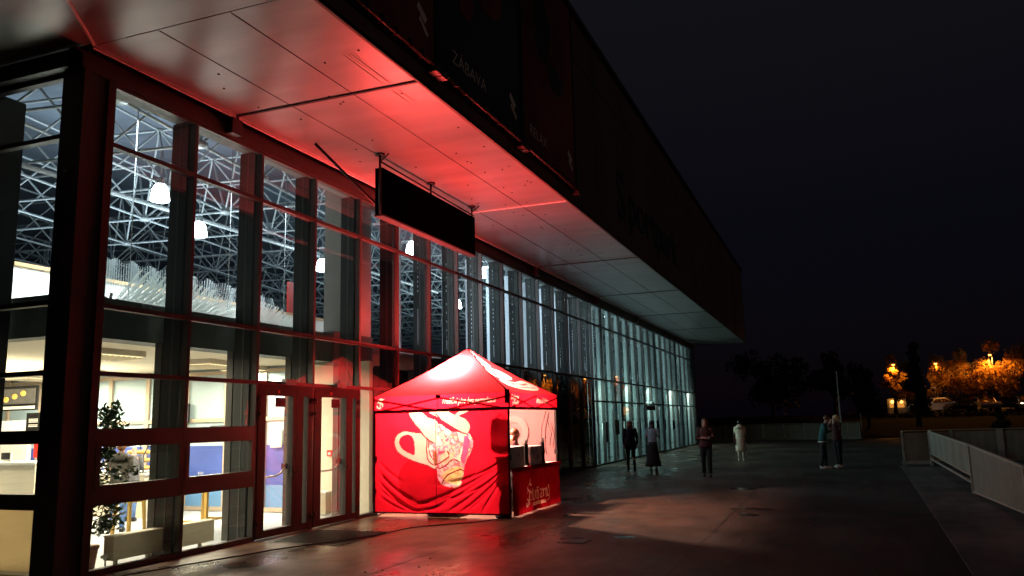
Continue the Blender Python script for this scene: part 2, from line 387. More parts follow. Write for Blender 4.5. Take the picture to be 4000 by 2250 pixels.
jm = pbr('joint_filler', (.018, .016, .014), .8)
for a, b in (((3.3, 2), (3.32, 62)), ((6.6, 4), (6.62, 62)), ((.05, 9.3), (9.6, 9.32)), ((.05, 15.9), (9.7, 15.92)), ((.05, 21.9), (10, 21.92)), ((.05, 27.9), (10.2, 27.92)), ((.05, 33.9), (10, 33.92)), ((.05, 40), (10, 40.02))):
    mb = MB(); n = 40; A = Vector(a); B = Vector((b[0] if a[0]+1 < b[0] else a[0], b[1] if a[1]+1 < b[1] else a[1])); d = (B-A).normalized(); pn = Vector((-d.y, d.x))
    pts = []
    for i in range(n+1):
        p = A.lerp(B, i/n)+pn*(.008*math.sin(i*1.7)+.006*math.sin(i*4.1)); pts.append((p, .006+.003*math.sin(i*2.9)))
    mb.poly([(*(p-pn*w)[:], .0045) for p, w in pts]+[(*(p+pn*w)[:], .0045) for p, w in reversed(pts)])
    tag(mb.build('paving_joint', jm), None, kind='structure')
dr = thing('drain_cover', 'small square metal drain cover in the forecourt to the right of the tent', 'drain cover', (4.85, 11.55, 0))
q = MB(); q.box(-.2, .2, -.2, .2, .001, .008); q.build('frame', M['frame_dark'], dr, (0, 0, 0))
q = MB()
for i in range(8): q.box(-.17, .17, -.165+i*.043, -.145+i*.043, .008, .014)
q.build('grille', M['steel'], dr, (0, 0, 0))
rl = random.Random(12); mb = MB()
for i in range(260):
    x = rl.uniform(.3, 9.2); y = rl.uniform(7.5, 30); r_ = rl.uniform(.006, .022); n = rl.randint(4, 6)
    mb.loft([(x, y, .002, r_, r_*rl.uniform(.5, 1)), (x+r_*.2, y, .002+r_*.5, r_*.5, r_*.4)], n)
tag(mb.build('fallen_leaves', pbr('leaf_litter', (.22, .15, .08), .8, 0, .6, 40)), 'small leaves and grit scattered over the forecourt', 'leaf litter', kind='stuff')

# ------------------------------------------------------------------ the sports hall
hall = thing('sports_hall', 'long glass fronted sports hall with dark overhanging upper storey', 'building', (0, 7.53, 0))
def HB(mb, name, mat, parent=None): return mb.build(name, mat, parent or hall)
Y0 = 7.53; NB = 32; YE = 54.9
def yk(k): return min(YE, Y0+1.5*k)
ZT, Z2, Z3, Z4 = 6.2, 5.375, 3.27, 2.42
# corner column
mb = MB(); mb.box(-.25, .05, 7.07, 7.50, 0, 6.2); mb.box(-.28, .09, 7.03, 7.12, 0, 6.2).box(.03, .09, 7.40, 7.50, 0, 6.2)
HB(mb, 'corner_column', M['frame_dark'])
def vbar(mb, y, z0, z1, w=.055, x0=-.05, x1=.05): mb.box(x0, x1, y-w/2, y+w/2, z0, z1)
def hbar(mb, y0, y1, z, h=.06, x0=-.05, x1=.045): mb.box(x0, x1, y0, y1, z-h/2, z+h/2)
for k in range(NB):
    a, b = yk(k), yk(k+1)
    if b-a < .2: continue
    near = k < 8; F = MB()
    w = .055; ia, ib = a+w/2, b-w/2
    if k == 0: F.box(-.05, .048, a-.03, a+w/2, 0, ZT)
    vbar(F, b, 0, ZT+.0, w)
    zs = [Z2, Z3, Z4] if (k < 5 or a > 29.9) else [Z2, Z3]
    for z in zs: hbar(F, ia, ib, z)
    hbar(F, ia, ib, ZT-.03, .05)
    if k < 2:
        hbar(F, ia, ib, 1.66, .16); hbar(F, ia, ib, .91, .18); hbar(F, ia, ib, .035, .07)
        for (y0, y1) in ((ia, ia+.07), (ib-.07, ib)): F.box(-.04, .055, y0, y1, 1.0, 1.58)
        F.box(-.04, .055, ia+.07, ib-.07, 1.52, 1.58).box(-.04, .055, ia+.07, ib-.07, 1.0, 1.06)
        win_cells = [(0.07, .82), (1.0, 1.58), (1.74, Z4), (Z4, Z3), (Z3, Z2), (Z2, ZT)]
    elif k in (2, 3):
        win_cells = [(Z4, Z3), (Z3, Z2), (Z2, ZT)]
    else:
        hbar(F, ia, ib, .03, .06)
        cells = [0] + sorted(zs) + [ZT]; win_cells = list(zip(cells[:-1], cells[1:]))
    wo = HB(F, 'window', M['frame'] if k < 8 else M['frame_dark'])
    G = MB()
    for z0, z1 in win_cells: G.quad((-.02, ia, z0), (-.02, ib, z0), (-.02, ib, z1), (-.02, ia, z1))
    G.build('pane', M['glass'] if b < 19.6 else M['glass_far'], wo)
    # deep inner post behind every mullion
    pd = MB(); t = .05
    pd.box(-.19, -.075, b-t, b+t, 0, ZT).box(-.38, -.22, b-t*.8, b+t*.8, 0, ZT)
    if near:
        pd.box(-.22, -.19, b-.01, b+.01, 0, ZT)
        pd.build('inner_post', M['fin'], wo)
        q = MB(); q.box(-.52, -.40, b-.045, b+.045, 0, 2.94); q.build('lower_post', M['fin_mid'], wo)
        q = MB(); q.box(-.219, -.191, b-t-.004, b-t+.02, 0, ZT).build('light_strip', M['fin_mid'], wo)
    else:
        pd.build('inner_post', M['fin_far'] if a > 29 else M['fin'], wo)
    if k >= 5:
        lac = MB(); lac.box(-.30, -.20, b-t-.002, b-t+.008, 0, 6.1)
        lac.m = 1; rl = random.Random(k)
        for j in range(24):
            zz = 3.5+j*.11
            if rl.random() < .55: lac.box(-.262, -.246, b-t-.006, b-t+.002, zz, zz+.05)
        lac.box(-.262, -.246, b-t-.006, b-t+.002, 3.5, 3.5+rl.uniform(.3, 1.1))
        lac.build('perforated_post', [M['fin'], M['fin_light']], wo)
        q = MB(); q.box(-.98, -.56, b-.33, b-.29, Z3+.05, 6.3); q.build('light_fin', M['fin_light'], wo)
        if a > 29: q = MB(); q.box(-.8, -.5, b-.33, b-.29, 0, Z3-.05); q.build('low_fin', M['fin_light'], wo)
# left return facade at y = 7.1
for k, (x1, x0) in enumerate([(-.25, -1.65), (-1.65, -3.15), (-3.15, -4.65)]):
    F = MB(); F.box(x0-.03, x0+.03, 7.05, 7.15, 0, ZT)
    xa, xb = x0+.03, x1-(.03 if k else 0)
    for z, h in ((Z2, .06), (Z3, .06), (Z4, .06), (1.66, .16), (.91, .18), (.035, .07), (ZT-.03, .05)):
        F.box(xa, xb, 7.05, 7.15, z-h/2, z+h/2)
    wo = HB(F, 'window', M['frame_dark'])
    G = MB()
    for z0, z1 in [(0.07, .82), (1.0, 1.58), (1.74, Z4), (Z4, Z3), (Z3, Z2), (Z2, ZT)]:
        G.quad((xa, 7.11, z0), (xb, 7.11, z0), (xb, 7.11, z1), (xa, 7.11, z1))
    G.build('pane', M['glass'], wo)
    q = MB(); q.box(x0-.05, x0+.05, 7.18, 7.55, 0, ZT); q.build('inner_post', M['fin'], wo)
# header, recess and soffit
mb = MB(); mb.box(-.06, .07, 6.9, YE, 6.2, 6.44).box(-5, -.06, 7.0, 7.12, 6.2, 6.44).box(-5.0, .07, 6.9, 7.0, 6.2, 6.40)
HB(mb, 'header', M['frame_dark'])
mb = MB()
for k in range(1, 7): HB(MB().box(.07, .2, 9.7+7*(k-1)-.1, 9.7+7*(k-1)+.12, 6.2, 6.5), 'header_bracket', M['frame_dark'])
mb = MB(); mb.box(-.34, -.055, 7.2, YE, 6.21, 6.26); HB(mb, 'lintel', M['deck_pale'])
mb = MB(); mb.quad((-.06, 6.8, 6.75), (.3, 6.8, 6.75), (.3, YE, 6.75), (-.06, YE, 6.75)); HB(mb, 'recess', M['frame_dark'])
sof = MB()
ysm = [9.7+7*i for i in range(7)]
for y0, y1 in zip([7.07]+ysm, ysm+[YE]):
    if y1-y0 < .1: continue
    for x0, x1 in ((.2, 1.2), (1.2, 2.28), (2.28, 3.4)):
        sof.quad((x0+.004, y0+.008, 6.5), (x0+.004, y1-.008, 6.5), (x1-.004, y1-.008, 6.5), (x1-.004, y0+.008, 6.5))
# before the first joint: panels mitred round the corner
sof.poly([(.2, 7.06, 6.5), (3.4, 7.06, 6.5), (3.4, 2.4, 6.5)])
sof.m = 1
for y0, y1 in zip([7.07]+ysm, ysm+[YE]):
    for x in (1.2, 2.28): sof.box(x-.006, x+.006, y0+.03, y1-.03, 6.494, 6.499)
for i in range(60):
    x = random.choice([.7, 1.0, 1.5, 1.9, 2.0, 2.5, 2.9, 3.1])+random.uniform(-.03, .03); y = random.uniform(7.5, 24)
    sof.box(x-.012, x+.012, y-.012, y+.012, 6.488, 6.4985)
sof.m = 2
for x in (2.86, 2.91, 2.96, 3.01):
    sof.box(x-.004, x+.004, 8.55, 9.6, 6.492, 6.497).box(x-.004, x+.004, 9.85, 10.35, 6.492, 6.497)
so = HB(sof, 'soffit', [M['soffit'], M['gasket'], M['steel']])
MB().poly([(.2, 7.02, 6.5), (3.35, 2.35, 6.5), (-6, 2.35, 6.5), (-6, 7.02, 6.5)]).build('mitred_panel', M['soffit'], so)
fm = pbr('edge_flashing_paint', (.85, .82, .8), .35, 0)
MB().bar((.2, 7.04, 6.49), (3.4, 2.38, 6.49), .03, .02).build('joint_cover', fm, so)
for y in ysm:
    MB().box(.21, 3.4, y-.03, y+.02, 6.480, 6.497).build('joint_cover', M['gasket'] if y < 10 else (fm if y < 20 else M['frame']), so)
MB().box(.17, .205, 7.05, 9.66, 6.45, 6.51).build('edge_flashing', fm, so)
MB().box(.17, .205, 9.74, YE, 6.45, 6.51).build('edge_flashing', fm, so)
# upper volume
ZR = 11.2
mb = MB()
mb.add([(3.42, 2.4, 6.46), (3.42, YE, 6.46), (3.42, YE, ZR), (3.42, 2.4, ZR)], [(0, 1, 2, 3)])
mb.add([(3.42, YE, 6.46), (-40, YE, 6.46), (-40, YE, ZR), (3.42, YE, ZR)], [(0, 1, 2, 3)])
mb.add([(3.42, 2.4, 6.46), (3.42, 2.4, ZR), (-40, 2.4, ZR), (-40, 2.4, 6.46)], [(0, 1, 2, 3)])
mb.box(3.38, 3.42, 2.4, YE, 6.44, 6.50)
fa = HB(mb, 'fascia', M['fascia_mat'])
q = MB()
for i in range(18): y = 4+3*i; q.box(3.42, 3.424, y-.012, y+.012, 6.5, ZR-.2)
q.box(3.42, 3.426, 2.4, YE, 10.1, 10.13)
q.build('panel_joint', M['gasket'], fa)
q = MB(); q.box(3.3, 3.50, 2.3, YE+.1, ZR, ZR+.12); q.build('parapet_cap', M['frame_dark'], fa)
for (s, y, z, sz, sx) in (('S', 21.0, 7.15, 2.0, 1.0), ('portpark', 22.35, 7.3, 1.75, 1.25)):
    text(s, 'letters', sz, M['letter'], fa, frame_mtx((3.43, y, z), (0, 1, 0), (0, 0, 1)), .01, 0, .02, sx)
mb = MB(); mb.box(-40, 3.42, 2.4, YE, ZR-.06, ZR-.02); HB(mb, 'roof', M['frame_dark'])
mb = MB(); mb.quad((-40, 7.2, 10.4), (-4, 7.2, 10.4), (-4, YE-.1, 10.4), (-40, YE-.1, 10.4)); HB(mb, 'roof_deck', M['deck'])
mb = MB()
for j in range(16): mb.quad((-4, 7.2+3*j+.03, 10.35), (-.1, 7.2+3*j+.03, 10.0), (-.1, 10.17+3*j, 10.0), (-4, 10.17+3*j, 10.35))
HB(mb, 'ceiling_panel', M['deck_pale'])
mb = MB(); mb.quad((-.08, 7.2, 6.4), (-.08, YE, 6.4), (-.08, YE, 10.4), (-.08, 7.2, 10.4)); HB(mb, 'inner_wall', M['deck_pale'])
mb = MB(); mb.quad((-40, 7.2, 0), (-40, YE, 0), (-40, YE, 10.4), (-40, 7.2, 10.4)).quad((-40, YE-.1, 0), (0, YE-.1, 0), (0, YE-.1, 10.4), (-40, YE-.1, 10.4))
mb.quad((-4.2, 7.14, 0), (-40, 7.14, 0), (-40, 7.14, 10.4), (-4.2, 7.14, 10.4)).quad((0, 7.14, 6.44), (-4.2, 7.14, 6.44), (-4.2, 7.14, 10.4), (0, 7.14, 10.4))
HB(mb, 'back_wall', M['deck'])
# space frame
mb = MB(); mod = 2.4; zb, zt = 7.35, 9.3; rot = R(9)
def tr(x, y, z):
    xx = x*math.cos(rot)-y*math.sin(rot); yy = x*math.sin(rot)+y*math.cos(rot)
    return Vector((xx-2.2, yy+7.6, z))
def ok(p): return -36 < p.x < -1.1 and 7.6 < p.y < YE-1
nb = {}; ntp = {}
for i in range(-26, 10):
    for j in range(-8, 26):
        p = tr(i*mod, j*mod, zb); q = tr((i+.5)*mod, (j+.5)*mod, zt)
        if ok(p): nb[i, j] = p
        if ok(q): ntp[i, j] = q
def rod(p, q, r, n=5): mb.tube([p, q], r, n, False)
for (i, j), p in nb.items():
    far = (p.x < -14 or p.y > 30); r = .034
    for dd in ((1, 0), (0, 1)):
        if (i+dd[0], j+dd[1]) in nb: rod(p, nb[i+dd[0], j+dd[1]], r)
    for dd in ((0, 0), (-1, 0), (0, -1), (-1, -1)):
        if (i+dd[0], j+dd[1]) in ntp: rod(p, ntp[i+dd[0], j+dd[1]], r*.8)
    mb.loft([(p.x, p.y, p.z-.05, .15, .15), (p.x, p.y, p.z+.03, .15, .15)], 10)
for (i, j), p in ntp.items():
    for dd in ((1, 0), (0, 1)):
        if (i+dd[0], j+dd[1]) in ntp: rod(p, ntp[i+dd[0], j+dd[1]], .038)
    mb.loft([(p.x, p.y, p.z-.05, .12, .12), (p.x, p.y, p.z+.03, .12, .12)], 8)
HB(mb, 'roof_truss', M['truss'])
mb = MB()
mb.tube([(-6.5, 8, 7.1), (-6.5, 30, 7.1)], .06, 8)
HB(mb, 'duct_rail', M['truss'])
# mezzanine
mb = MB(); mb.box(-1.0, -.6, 7.7, 14.6, 2.95, 3.5).box(-14, -1.0, 7.62, 7.9, 2.95, 3.5)
HB(mb, 'edge_beam', M['beam'])
mb = MB(); mb.box(-14, -1.0, 7.9, 18.4, 2.99, 3.3); HB(mb, 'mezzanine_slab', M['cream'])
mb = MB(); mb.box(-4.1, -4, 9.34, 18.45, 3.3, 4.47).box(-4.1, -4, 7.9, 9.34, 3.3, 5.28); pw = HB(mb, 'parapet_wall', M['white'])
q = MB(); q.box(-4.13, -3.97, 9.34, 18.48, 4.47, 4.53); q.build('wood_cap', M['wood'], pw)
mb = MB(); mb.box(-1.02, -.6, 13.87, 15.0, 3.5, 8.5); HB(mb, 'wall_pier', M['column_grey'])
mb = MB(); mb.box(-1.1, -.56, 13.55, 15.0, 2.93, 3.55); HB(mb, 'beam_end', M['beam'])
# partition at the back of the snack bar
YP = 14.15
mb = MB(); mb.box(-12, -2.05, YP, YP+.06, .55, 1.36); pp = HB(mb, 'partition_wall', M['blue'])
q = MB(); q.box(-12, -2.05, YP+.0, YP+.06, .1, .55); q.build('low_panel', M['mid_blue'], pp)
q = MB(); q.box(-12, -2.05, YP+.01, YP+.06, 1.36, 2.98); q.build('upper_panel', M['pale_blue'], pp)
q = MB()
for x in (-2.02, -2.62, -3.6, -4.7, -5.8, -6.9, -8.0, -9.1, -10.2): q.box(x-.05, x+.05, YP-.05, YP-.001, 0, 2.98)
for z in (.06, 1.9, 2.9): q.box(-12, -1.97, YP-.042, YP-.002, z-.04, z+.04)
q.build('partition_frame', M['wood_frame'], pp)
mb = MB(); mb.box(-1.95, -.1, YP-.03, YP+.1, 0, 2.98); HB(mb, 'side_wall', M['cream'])
mb = MB(); mb.box(-1.0, -.1, 18, 18.1, 0, 3.3).box(-1.3, -1.2, 15.1, 30.1, 0, 3.27); HB(mb, 'unlit_backing', M['fin'])  # added dark walls, standing in for the unlit interior behind these bays
mb = MB(); mb.box(-2.3, -2.2, 30.1, YE-.2, 0, 3.2).box(-2.3, -.4, 30.05, 30.1, 0, 3.2); HB(mb, 'lobby_wall', M['pale_blue'])
mb = MB(); mb.box(-2.3, -.42, 30.1, YE-.2, 3.2, 3.32).box(-1.4, -.42, 15.1, 30.05, 3.28, 3.36); HB(mb, 'lobby_ceiling', M['white'])
mb = MB(); mb.box(-6.1, -6.0, 18.5, 44, 3.3, 4.3); HB(mb, 'gallery_wall', M['white'])
mb = MB(); mb.quad((-40, 7.14, .006), (-.04, 7.14, .006), (-.04, YE-.1, .006), (-40, YE-.1, .006))
tag(mb.build('floor', M['lino']), None, kind='structure')
# doors in bays 2 and 3
def door(y0, y1, gl, ga):
    F = MB(); z1 = 2.34
    F.box(-.04, .06, y0+.03, gl[0], .02, z1).box(-.04, .06, gl[1], ga[0], .02, z1).box(-.04, .06, ga[1], y1-.03, .02, z1)
    for a, b in (gl, ga): F.box(-.04, .06, a, b, .02, .13).box(-.04, .06, a, b, 2.22, z1)
    F.box(-.05, .05, y0+.0275, y1-.0275, z1, 2.39)
    d = HB(F, 'door', M['frame_door'])
    g = MB()
    for a, b in (gl, ga): g.quad((0, a, .13), (0, b, .13), (0, b, 2.22), (0, a, 2.22))
    g.build('pane', M['glass'], d)
    g = MB(); m0 = (gl[1]+ga[0])/2-.05; g.box(.061, .064, m0-.006, m0+.006, .02, z1); g.build('leaf_gap', M['gasket'], d)
    g = MB(); g.box(.06, .075, m0-.07, m0-.03, .86, 1.06).tube([(.075, m0-.05, .98), (.12, m0-.05, .98), (.12, m0-.05, .95), (.12, m0-.16, .95)], .012, 6)
    g.build('handle', M['black_metal'], d)
    g = MB()
    for yy in (gl, ga):
        l = yy[1]-yy[0]
        if l > .3: g.tube([(-.10, yy[0], .92), (-.10, yy[0]+l*.7, .93), (-.10, yy[1]-.08, .97), (-.07, yy[1]-.02, 1.06)], .016, 8)
    g.build('push_bar', M['steel'], d)
    g = MB(); g.box(-.12, -.05, gl[1]-.05, gl[1]+.03, 1.03, 1.12); g.build('bar_mount', M['black_metal'], d)
    for z in (.18, 1.86, 2.1):
        for yy in (y0+.05, y1-.05):
            g = MB(); g.tube([(.075, yy, z), (.075, yy, z+.09)], .018, 6).box(.06, .08, yy-.045, yy, z+.01, z+.05); g.build('hinge', M['frame'], d)
    g = MB(); g.box(.05, .14, (y0+y1)/2-.14, (y0+y1)/2+.14, 2.40, 2.49); g.build('sensor_box', M['white_plastic'], d)
    g = MB(); g.box(.062, .07, (y0+y1)/2-.25, (y0+y1)/2-.2, 2.26, 2.31); g.build('indicator', M['red_plastic'], d)
    g = MB(); cy = gl[1]-.27; g.box(.004, .01, cy-.13, cy+.13, 2.04, 2.19); n = g.build('notice', M['black'], d)
    return d
door(10.53, 12.03, (10.75, 11.45), (11.74, 11.87))
door(12.03, 13.53, (12.27, 13.05), (13.27, 13.38))
# far doors: posters behind the lobby glazing
for y0, y1, z0, z1 in ((31.5, 32.0, .84, 1.62), (33.2, 33.9, 1.1, 1.68), (35.2, 35.6, .9, 1.65), (37.6, 37.95, .84, 1.68), (41.6, 42.15, 1.19, 1.63), (43.6, 44.1, 1.1, 1.6), (46, 46.5, 1.1, 1.6)):
    mb = MB(); mb.box(.0, .006, y0, y1, z0, z1); HB(mb, 'door_poster', M['fin'])
mb = MB(); mb.box(.05, .09, 39.1, 41.1, 2.12, 2.36); HB(mb, 'door_header', M['black_metal'])
mb = MB()
for y in (30.9, 34.4, 36.8): mb.tube([(.09, y, .15), (.09, y, 1.6)], .02, 6).tube([(.09, y-.3, 1.62), (.09, y+.2, 1.62)], .015, 6)
HB(mb, 'door_pull', M['steel'])
mb = MB(); mb.box(.05, .16, 40.0, 40.5, 2.44, 2.54); HB(mb, 'sensor_box', M['white_plastic'])

# ------------------------------------------------------------------ hall lamps and added fills
def pendant(x, y, z, label, on=1):
    t = thing('pendant_lamp', label, 'lamp', (x, y, z), 0, 'bell shaped lamps under the roof truss')
    s = MB(); s.loft([(0, 0, .52, .05, .05), (0, 0, .47, .10, .10), (0, 0, .42, .07, .07), (0, 0, .36, .11, .11)], 14); s.build('lamp_housing', M['truss'], t, (0, 0, 0))
    s = MB(); s.loft([(0, 0, .36, .10, .10), (0, 0, .26, .16, .16), (0, 0, .02, .20, .20), (0, 0, .0, .19, .19)], 16); s.build('lamp_shade', M['lamp_on'], t, (0, 0, 0))
    s = MB(); s.tube([(0, 0, .6), (0, 0, 1.1)], .012, 5); s.build('lamp_rod', M['truss'], t, (0, 0, 0))
    return t
LAMPS = [(-4.6, 13.0, 6.55, 'white bell lamp seen through the first bay right of the corner column'),
         (-5.9, 15.6, 6.45, 'white bell lamp seen through the second bay, beside its dark post'),
         (-5.9, 20.9, 6.45, 'white bell lamp beside the grey wall pier'),
         (-2.6, 20.6, 6.6, 'white bell lamp just beneath the black hanging sign'),
         (-6.3, 31.5, 6.6, 'white bell lamp showing low behind the glass above the tent peak'),
         (-2.7, 26.2, 6.8, 'white bell lamp right of the hanging sign, nearest the first far bay'),
         (-2.4, 34, 6.7, 'first of the small bell lamps glinting behind the long row of fins'),
         (-2.4, 41, 6.7, 'middle of the small bell lamps glinting behind the long row of fins'),
         (-2.4, 48, 6.7, 'farthest of the small bell lamps glinting behind the long row of fins')]
for i, (x, y, z, lb) in enumerate(LAMPS):
    pendant(x, y, z, lb)
    light('hall_light', 'POINT', (x, y, z-.18), (115 if i < 6 else 100), (.84, .93, 1) if i < 6 else (.62, .95, .92), .17)
light('hall_fill', 'AREA', (-9, 16, 5.2), 380, (.80, .91, 1), 6, (R(180), 0, 0), spread=R(110))  # added upward fills under the roof, no fittings there
light('hall_fill', 'AREA', (-7, 34, 5.4), 420, (.75, .92, 1), 6, (R(180), 0, 0), sy=18)
light('mezzanine_fill', 'AREA', (-2.4, 9.8, 7.0), 230, (.9, .96, 1), 1.5, (R(6), R(25), 0), spread=R(95))  # added fills without fittings, brighten the sculpture and upper floor
light('mezzanine_fill', 'AREA', (-2.6, 13, 6.6), 230, (.9, .96, 1), 2.4, (0, R(25), 0), spread=R(95))
def aim(loc, d, power, col, size, sy=None, name='bay_fill'):
    o = light(name, 'AREA', loc, power, col, size, None, None, sy); o.rotation_euler = Vector(d).to_track_quat('-Z', 'Y').to_euler(); return o
for y in (17.5, 22, 27, 32, 37, 43, 49):  # added lamps without fittings, brighten the fins and far bays
    aim((-2.6, y-1.0, 5.3), (.8, .75, -.12), 165 if y < 30 else 120, (.78, .88, 1) if y < 30 else (.66, .90, .92), 1.0, 1.6)
for i, y in enumerate((29.2, 33.5, 38, 43, 49)):  # added fills without fittings, brighten the far ground floor
    aim((-1.5, y+1.2, 2.9), (.55, .8, -.42), 150, (.62, .95, .86), .6, 1.6, 'lobby_fill')
for y, p in ((31.5, 30), (36.5, 45), (41, 45), (47, 60), (53, 60)):  # added lamps behind the glass, throw light on the ground outside
    aim((-.45, y-.7, 2.75), (1, .3 if y < 45 else .7, -.9), p*(.6 if y < 45 else .9), (.90, 1, .84), .5, 1.3, 'door_fill')
# ------------------------------------------------------------------ mezzanine underside lamps
CL = [(-2.33, 9.75, 0, 'ceiling light nearest the corner column'), (-2.54, 12.35, R(8), 'wide louvred ceiling light in the second bay'),
      (-2.93, 14.0, 0, 'ceiling light over the entrance doors'), (-6.1, 12.4, 0, 'second ceiling light behind the first, over the snack counter'),
      (-8.0, 13.0, 0, 'ceiling light farthest inside, above the television screens'), (-6.5, 9.6, 0, 'ceiling light left of the corner column')]
for i, (x, y, rz, lb) in enumerate(CL):
    t = thing('ceiling_light', 'cream box '+lb, 'ceiling light', (x, y, 2.99), rz, 'box lights on the snack bar ceiling')
    s = MB(); s.box(-.36, .36, -.5, .5, -.09, 0); s.build('lamp_housing', M['lamp_body'], t, (0, 0, 0))
    s = MB()
    s.box(-.33, .33, -.47, .47, -.10, -.092)
    s.build('diffuser', M['lamp_warm'], t, (0, 0, 0))
    s = MB()
    for j in range(9): s.box(-.33, .33, -.45+j*.11, -.44+j*.11, -.125, -.101)
    s.build('louvre', M['lamp_body'], t, (0, 0, 0))
    light('snack_bar_light', 'AREA', (x, y, 2.84), 230, (1, .84, .62), .7, None)
light('snack_bar_fill', 'AREA', (-7.0, 10.8, 1.3), 300, (1, .80, .56), 4, (R(180), 0, 0), spread=R(100))
s = MB(); s.loft([(-3.3, 10.9, 2.93, .05, .05), (-3.3, 10.9, 2.97, .07, .07), (-3.3, 10.9, 2.99, .07, .07)], 12)
tag(s.build('smoke_detector', M['white_plastic']), 'small white round smoke detector on the snack bar ceiling', 'smoke detector')

# ------------------------------------------------------------------ hanging slat sculpture above the mezzanine
sc = thing('hanging_sculpture', 'white suspended sculpture of fanned slats like a wing behind the upper windows', 'sculpture', (-2, 9.4, 3.3))
def SB(mb, n, m): return mb.build(n, m, sc)
mb = MB()
for i in range(96):
    y = 9.45+i*.05; w = .040
    zt_ = 4.50-.06*(i/96)+.03*math.sin(i*.9)+(.02 if i % 5 == 0 else 0)-.0016*max(0, i-60)
    lean = .0 if i < 46 else min(.32, (i-46)*.012)*(1 if i < 78 else -.9)
    mb.quad((-2.35, y, 3.80), (-2.35-.012*math.sin(i), y+w, 3.80), (-2.36-.02*math.sin(i*.7), y+lean+w, zt_), (-2.35, y+lean, zt_+.004))
    a = 'x'
SB(mb, 'back_slats', M['sculpt_back'])
mb = MB()
for lay in range(3):
    for i in range(92):
        u = i/92; y = 9.62+u*4.5+lay*.017
        if i < 38: ang = R(50-8*u); ln = .74-.10*u
        elif i < 60: ang = R(50-8*u-26*math.sin((i-38)/22*PI)); ln = .62
        else: ang = R(70-1.5*(i-60)); ln = .60-.004*(i-60)
        ang += lay*R(-9)+R(2.5)*math.sin(i*2.1+lay); ln *= (1-.13*lay)*(1+.03*math.sin(i*1.7)); x = -2.05+.09*lay
        z = 3.75-.03*lay; tx = x+.05*math.sin(i*.35+lay); ty = y+ln*math.cos(ang); tz = z+ln*math.sin(ang)
        mb.quad((x, y, z), (x, y+.030, z), (tx, ty+.026, tz), (tx, ty, tz+.006))
for i in range(60):
    y = 9.7+i*.075; mb.quad((-1.9, y, 3.73), (-1.9, y+.04, 3.73), (-1.7-.1*math.sin(i*.5), y+.54, 3.60+.05*math.sin(i*.3)), (-1.7, y+.5, 3.62+.05*math.sin(i*.3)))
SB(mb, 'front_slats', M['sculpt'])
mb = MB(); mb.box(-2.08, -1.92, 9.42, 14.2, 3.70, 3.76)
for k in range(5):
    a = k*2*PI/5+.3; mb.bar((-2, 9.5, 3.74), (-2+.02, 9.5+.14*math.cos(a), 3.74+.12*math.sin(a)), .04, .02)
SB(mb, 'spine', M['sculpt_dark'])
mb = MB()
for y in (9.95, 12.3, 14.0): mb.tube([(-2.1, y, 3.78), (-2.1, y, 7.3)], .008, 5)
SB(mb, 'wire', M['truss'])
s = MB(); s.box(-4.35, -4.3, 17.1, 17.5, 4.3, 5.4)
tag(s.build('red_banner', M['red_plastic']), 'small red hanging banner by the upstairs parapet end', 'banner')
t = thing('ball_net_hanger', 'thin dark looped cables hanging beside the red banner upstairs', 'cables', (-4.2, 17.8, 4.7))
s = MB()
for j in range(5): s.tube([(0, j*.05-.1, .9), (.02*j, j*.05-.08, .3), (0, .06*j-.1, 0), (0, .08*j-.2, -.3)], .012, 5)
s.build('cable', M['black'], t, (0, 0, 0)); s = MB(); s.box(-.05, .05, -.08, .1, .2, .36); s.build('box', M['grey_knit'], t, (0, 0, 0))

# ------------------------------------------------------------------ snack bar furniture
t = thing('snack_counter', 'white snack bar counter where two men are standing', 'counter', (-4.4, 12.75, 0))
s = MB(); s.box(-3.9, 0.0, 0, .9, 0, .84); s.build('body', M['cream'], t, (0, 0, 0))
s = MB(); s.box(-3.95, .05, -.05, .95, .84, .88); s.build('counter_top', M['white'], t, (0, 0, 0))
s = MB(); s.box(0, .06, .1, .8, 0, .8); s.build('side_panel', M['white'], t, (0, 0, 0))
t = thing('food_display_case', 'small glazed display case with yellow snacks on the white counter', 'display case', (-4.75, 13.0, .88))
s = MB()
for x in (-.3, .3):
    s.tube([(x, -.25, 0), (x, -.25, .35), (x, -.15, .52), (x, .25, .55), (x, .25, 0)], .014, 6)
s.build('frame', M['black_metal'], t, (0, 0, 0))
s = MB()
for z in (.05, .2, .36): s.box(-.29, .29, -.22, .24, z, z+.012)
s.build('shelf', M['steel'], t, (0, 0, 0))
s = MB()
for z in (.07, .22, .38):
    for j in range(5): s.ball((-.22+.11*j, -.08, z+.03), .045, .1, .04, 8, 5)
s.build('snack', M['yellow_wood'], t, (0, 0, 0))
t = thing('till_counter', 'long cream counter seen through the left return window', 'counter', (-5.4, 10, 0))
s = MB(); s.box(-1.9, 1.4, 0, .6, 0, 1.20); s.build('body', M['cream'], t, (0, 0, 0))
s = MB(); s.box(-1.92, 1.42, -.03, .62, 1.20, 1.235); s.build('counter_top', M['white'], t, (0, 0, 0))
t = thing('card_terminal', 'small dark payment screen standing on the cream counter', 'screen', (-4.95, 10.2, 1.235))
s = MB(); s.box(-.12, .12, -.02, .02, .03, .17); s.build('case', M['white_plastic'], t, (0, 0, 0))
s = MB(); s.box(-.10, .10, -.03, -.021, .045, .155); s.build('screen', M['black'], t, (0, 0, 0))
s = MB(); s.box(-.06, .06, -.05, .06, 0, .03); s.build('stand', M['white_plastic'], t, (0, 0, 0))
tag(MB().box(-3.2, -.4, 7.62, 7.68, 0.006, .80).build('low_screen_panel', cloth('translucent_screen', (.7, .62, .48), (.7, .6, .42), .6, .04, 1)), 'plain cream low panel behind the bottom left window pane', 'panel')
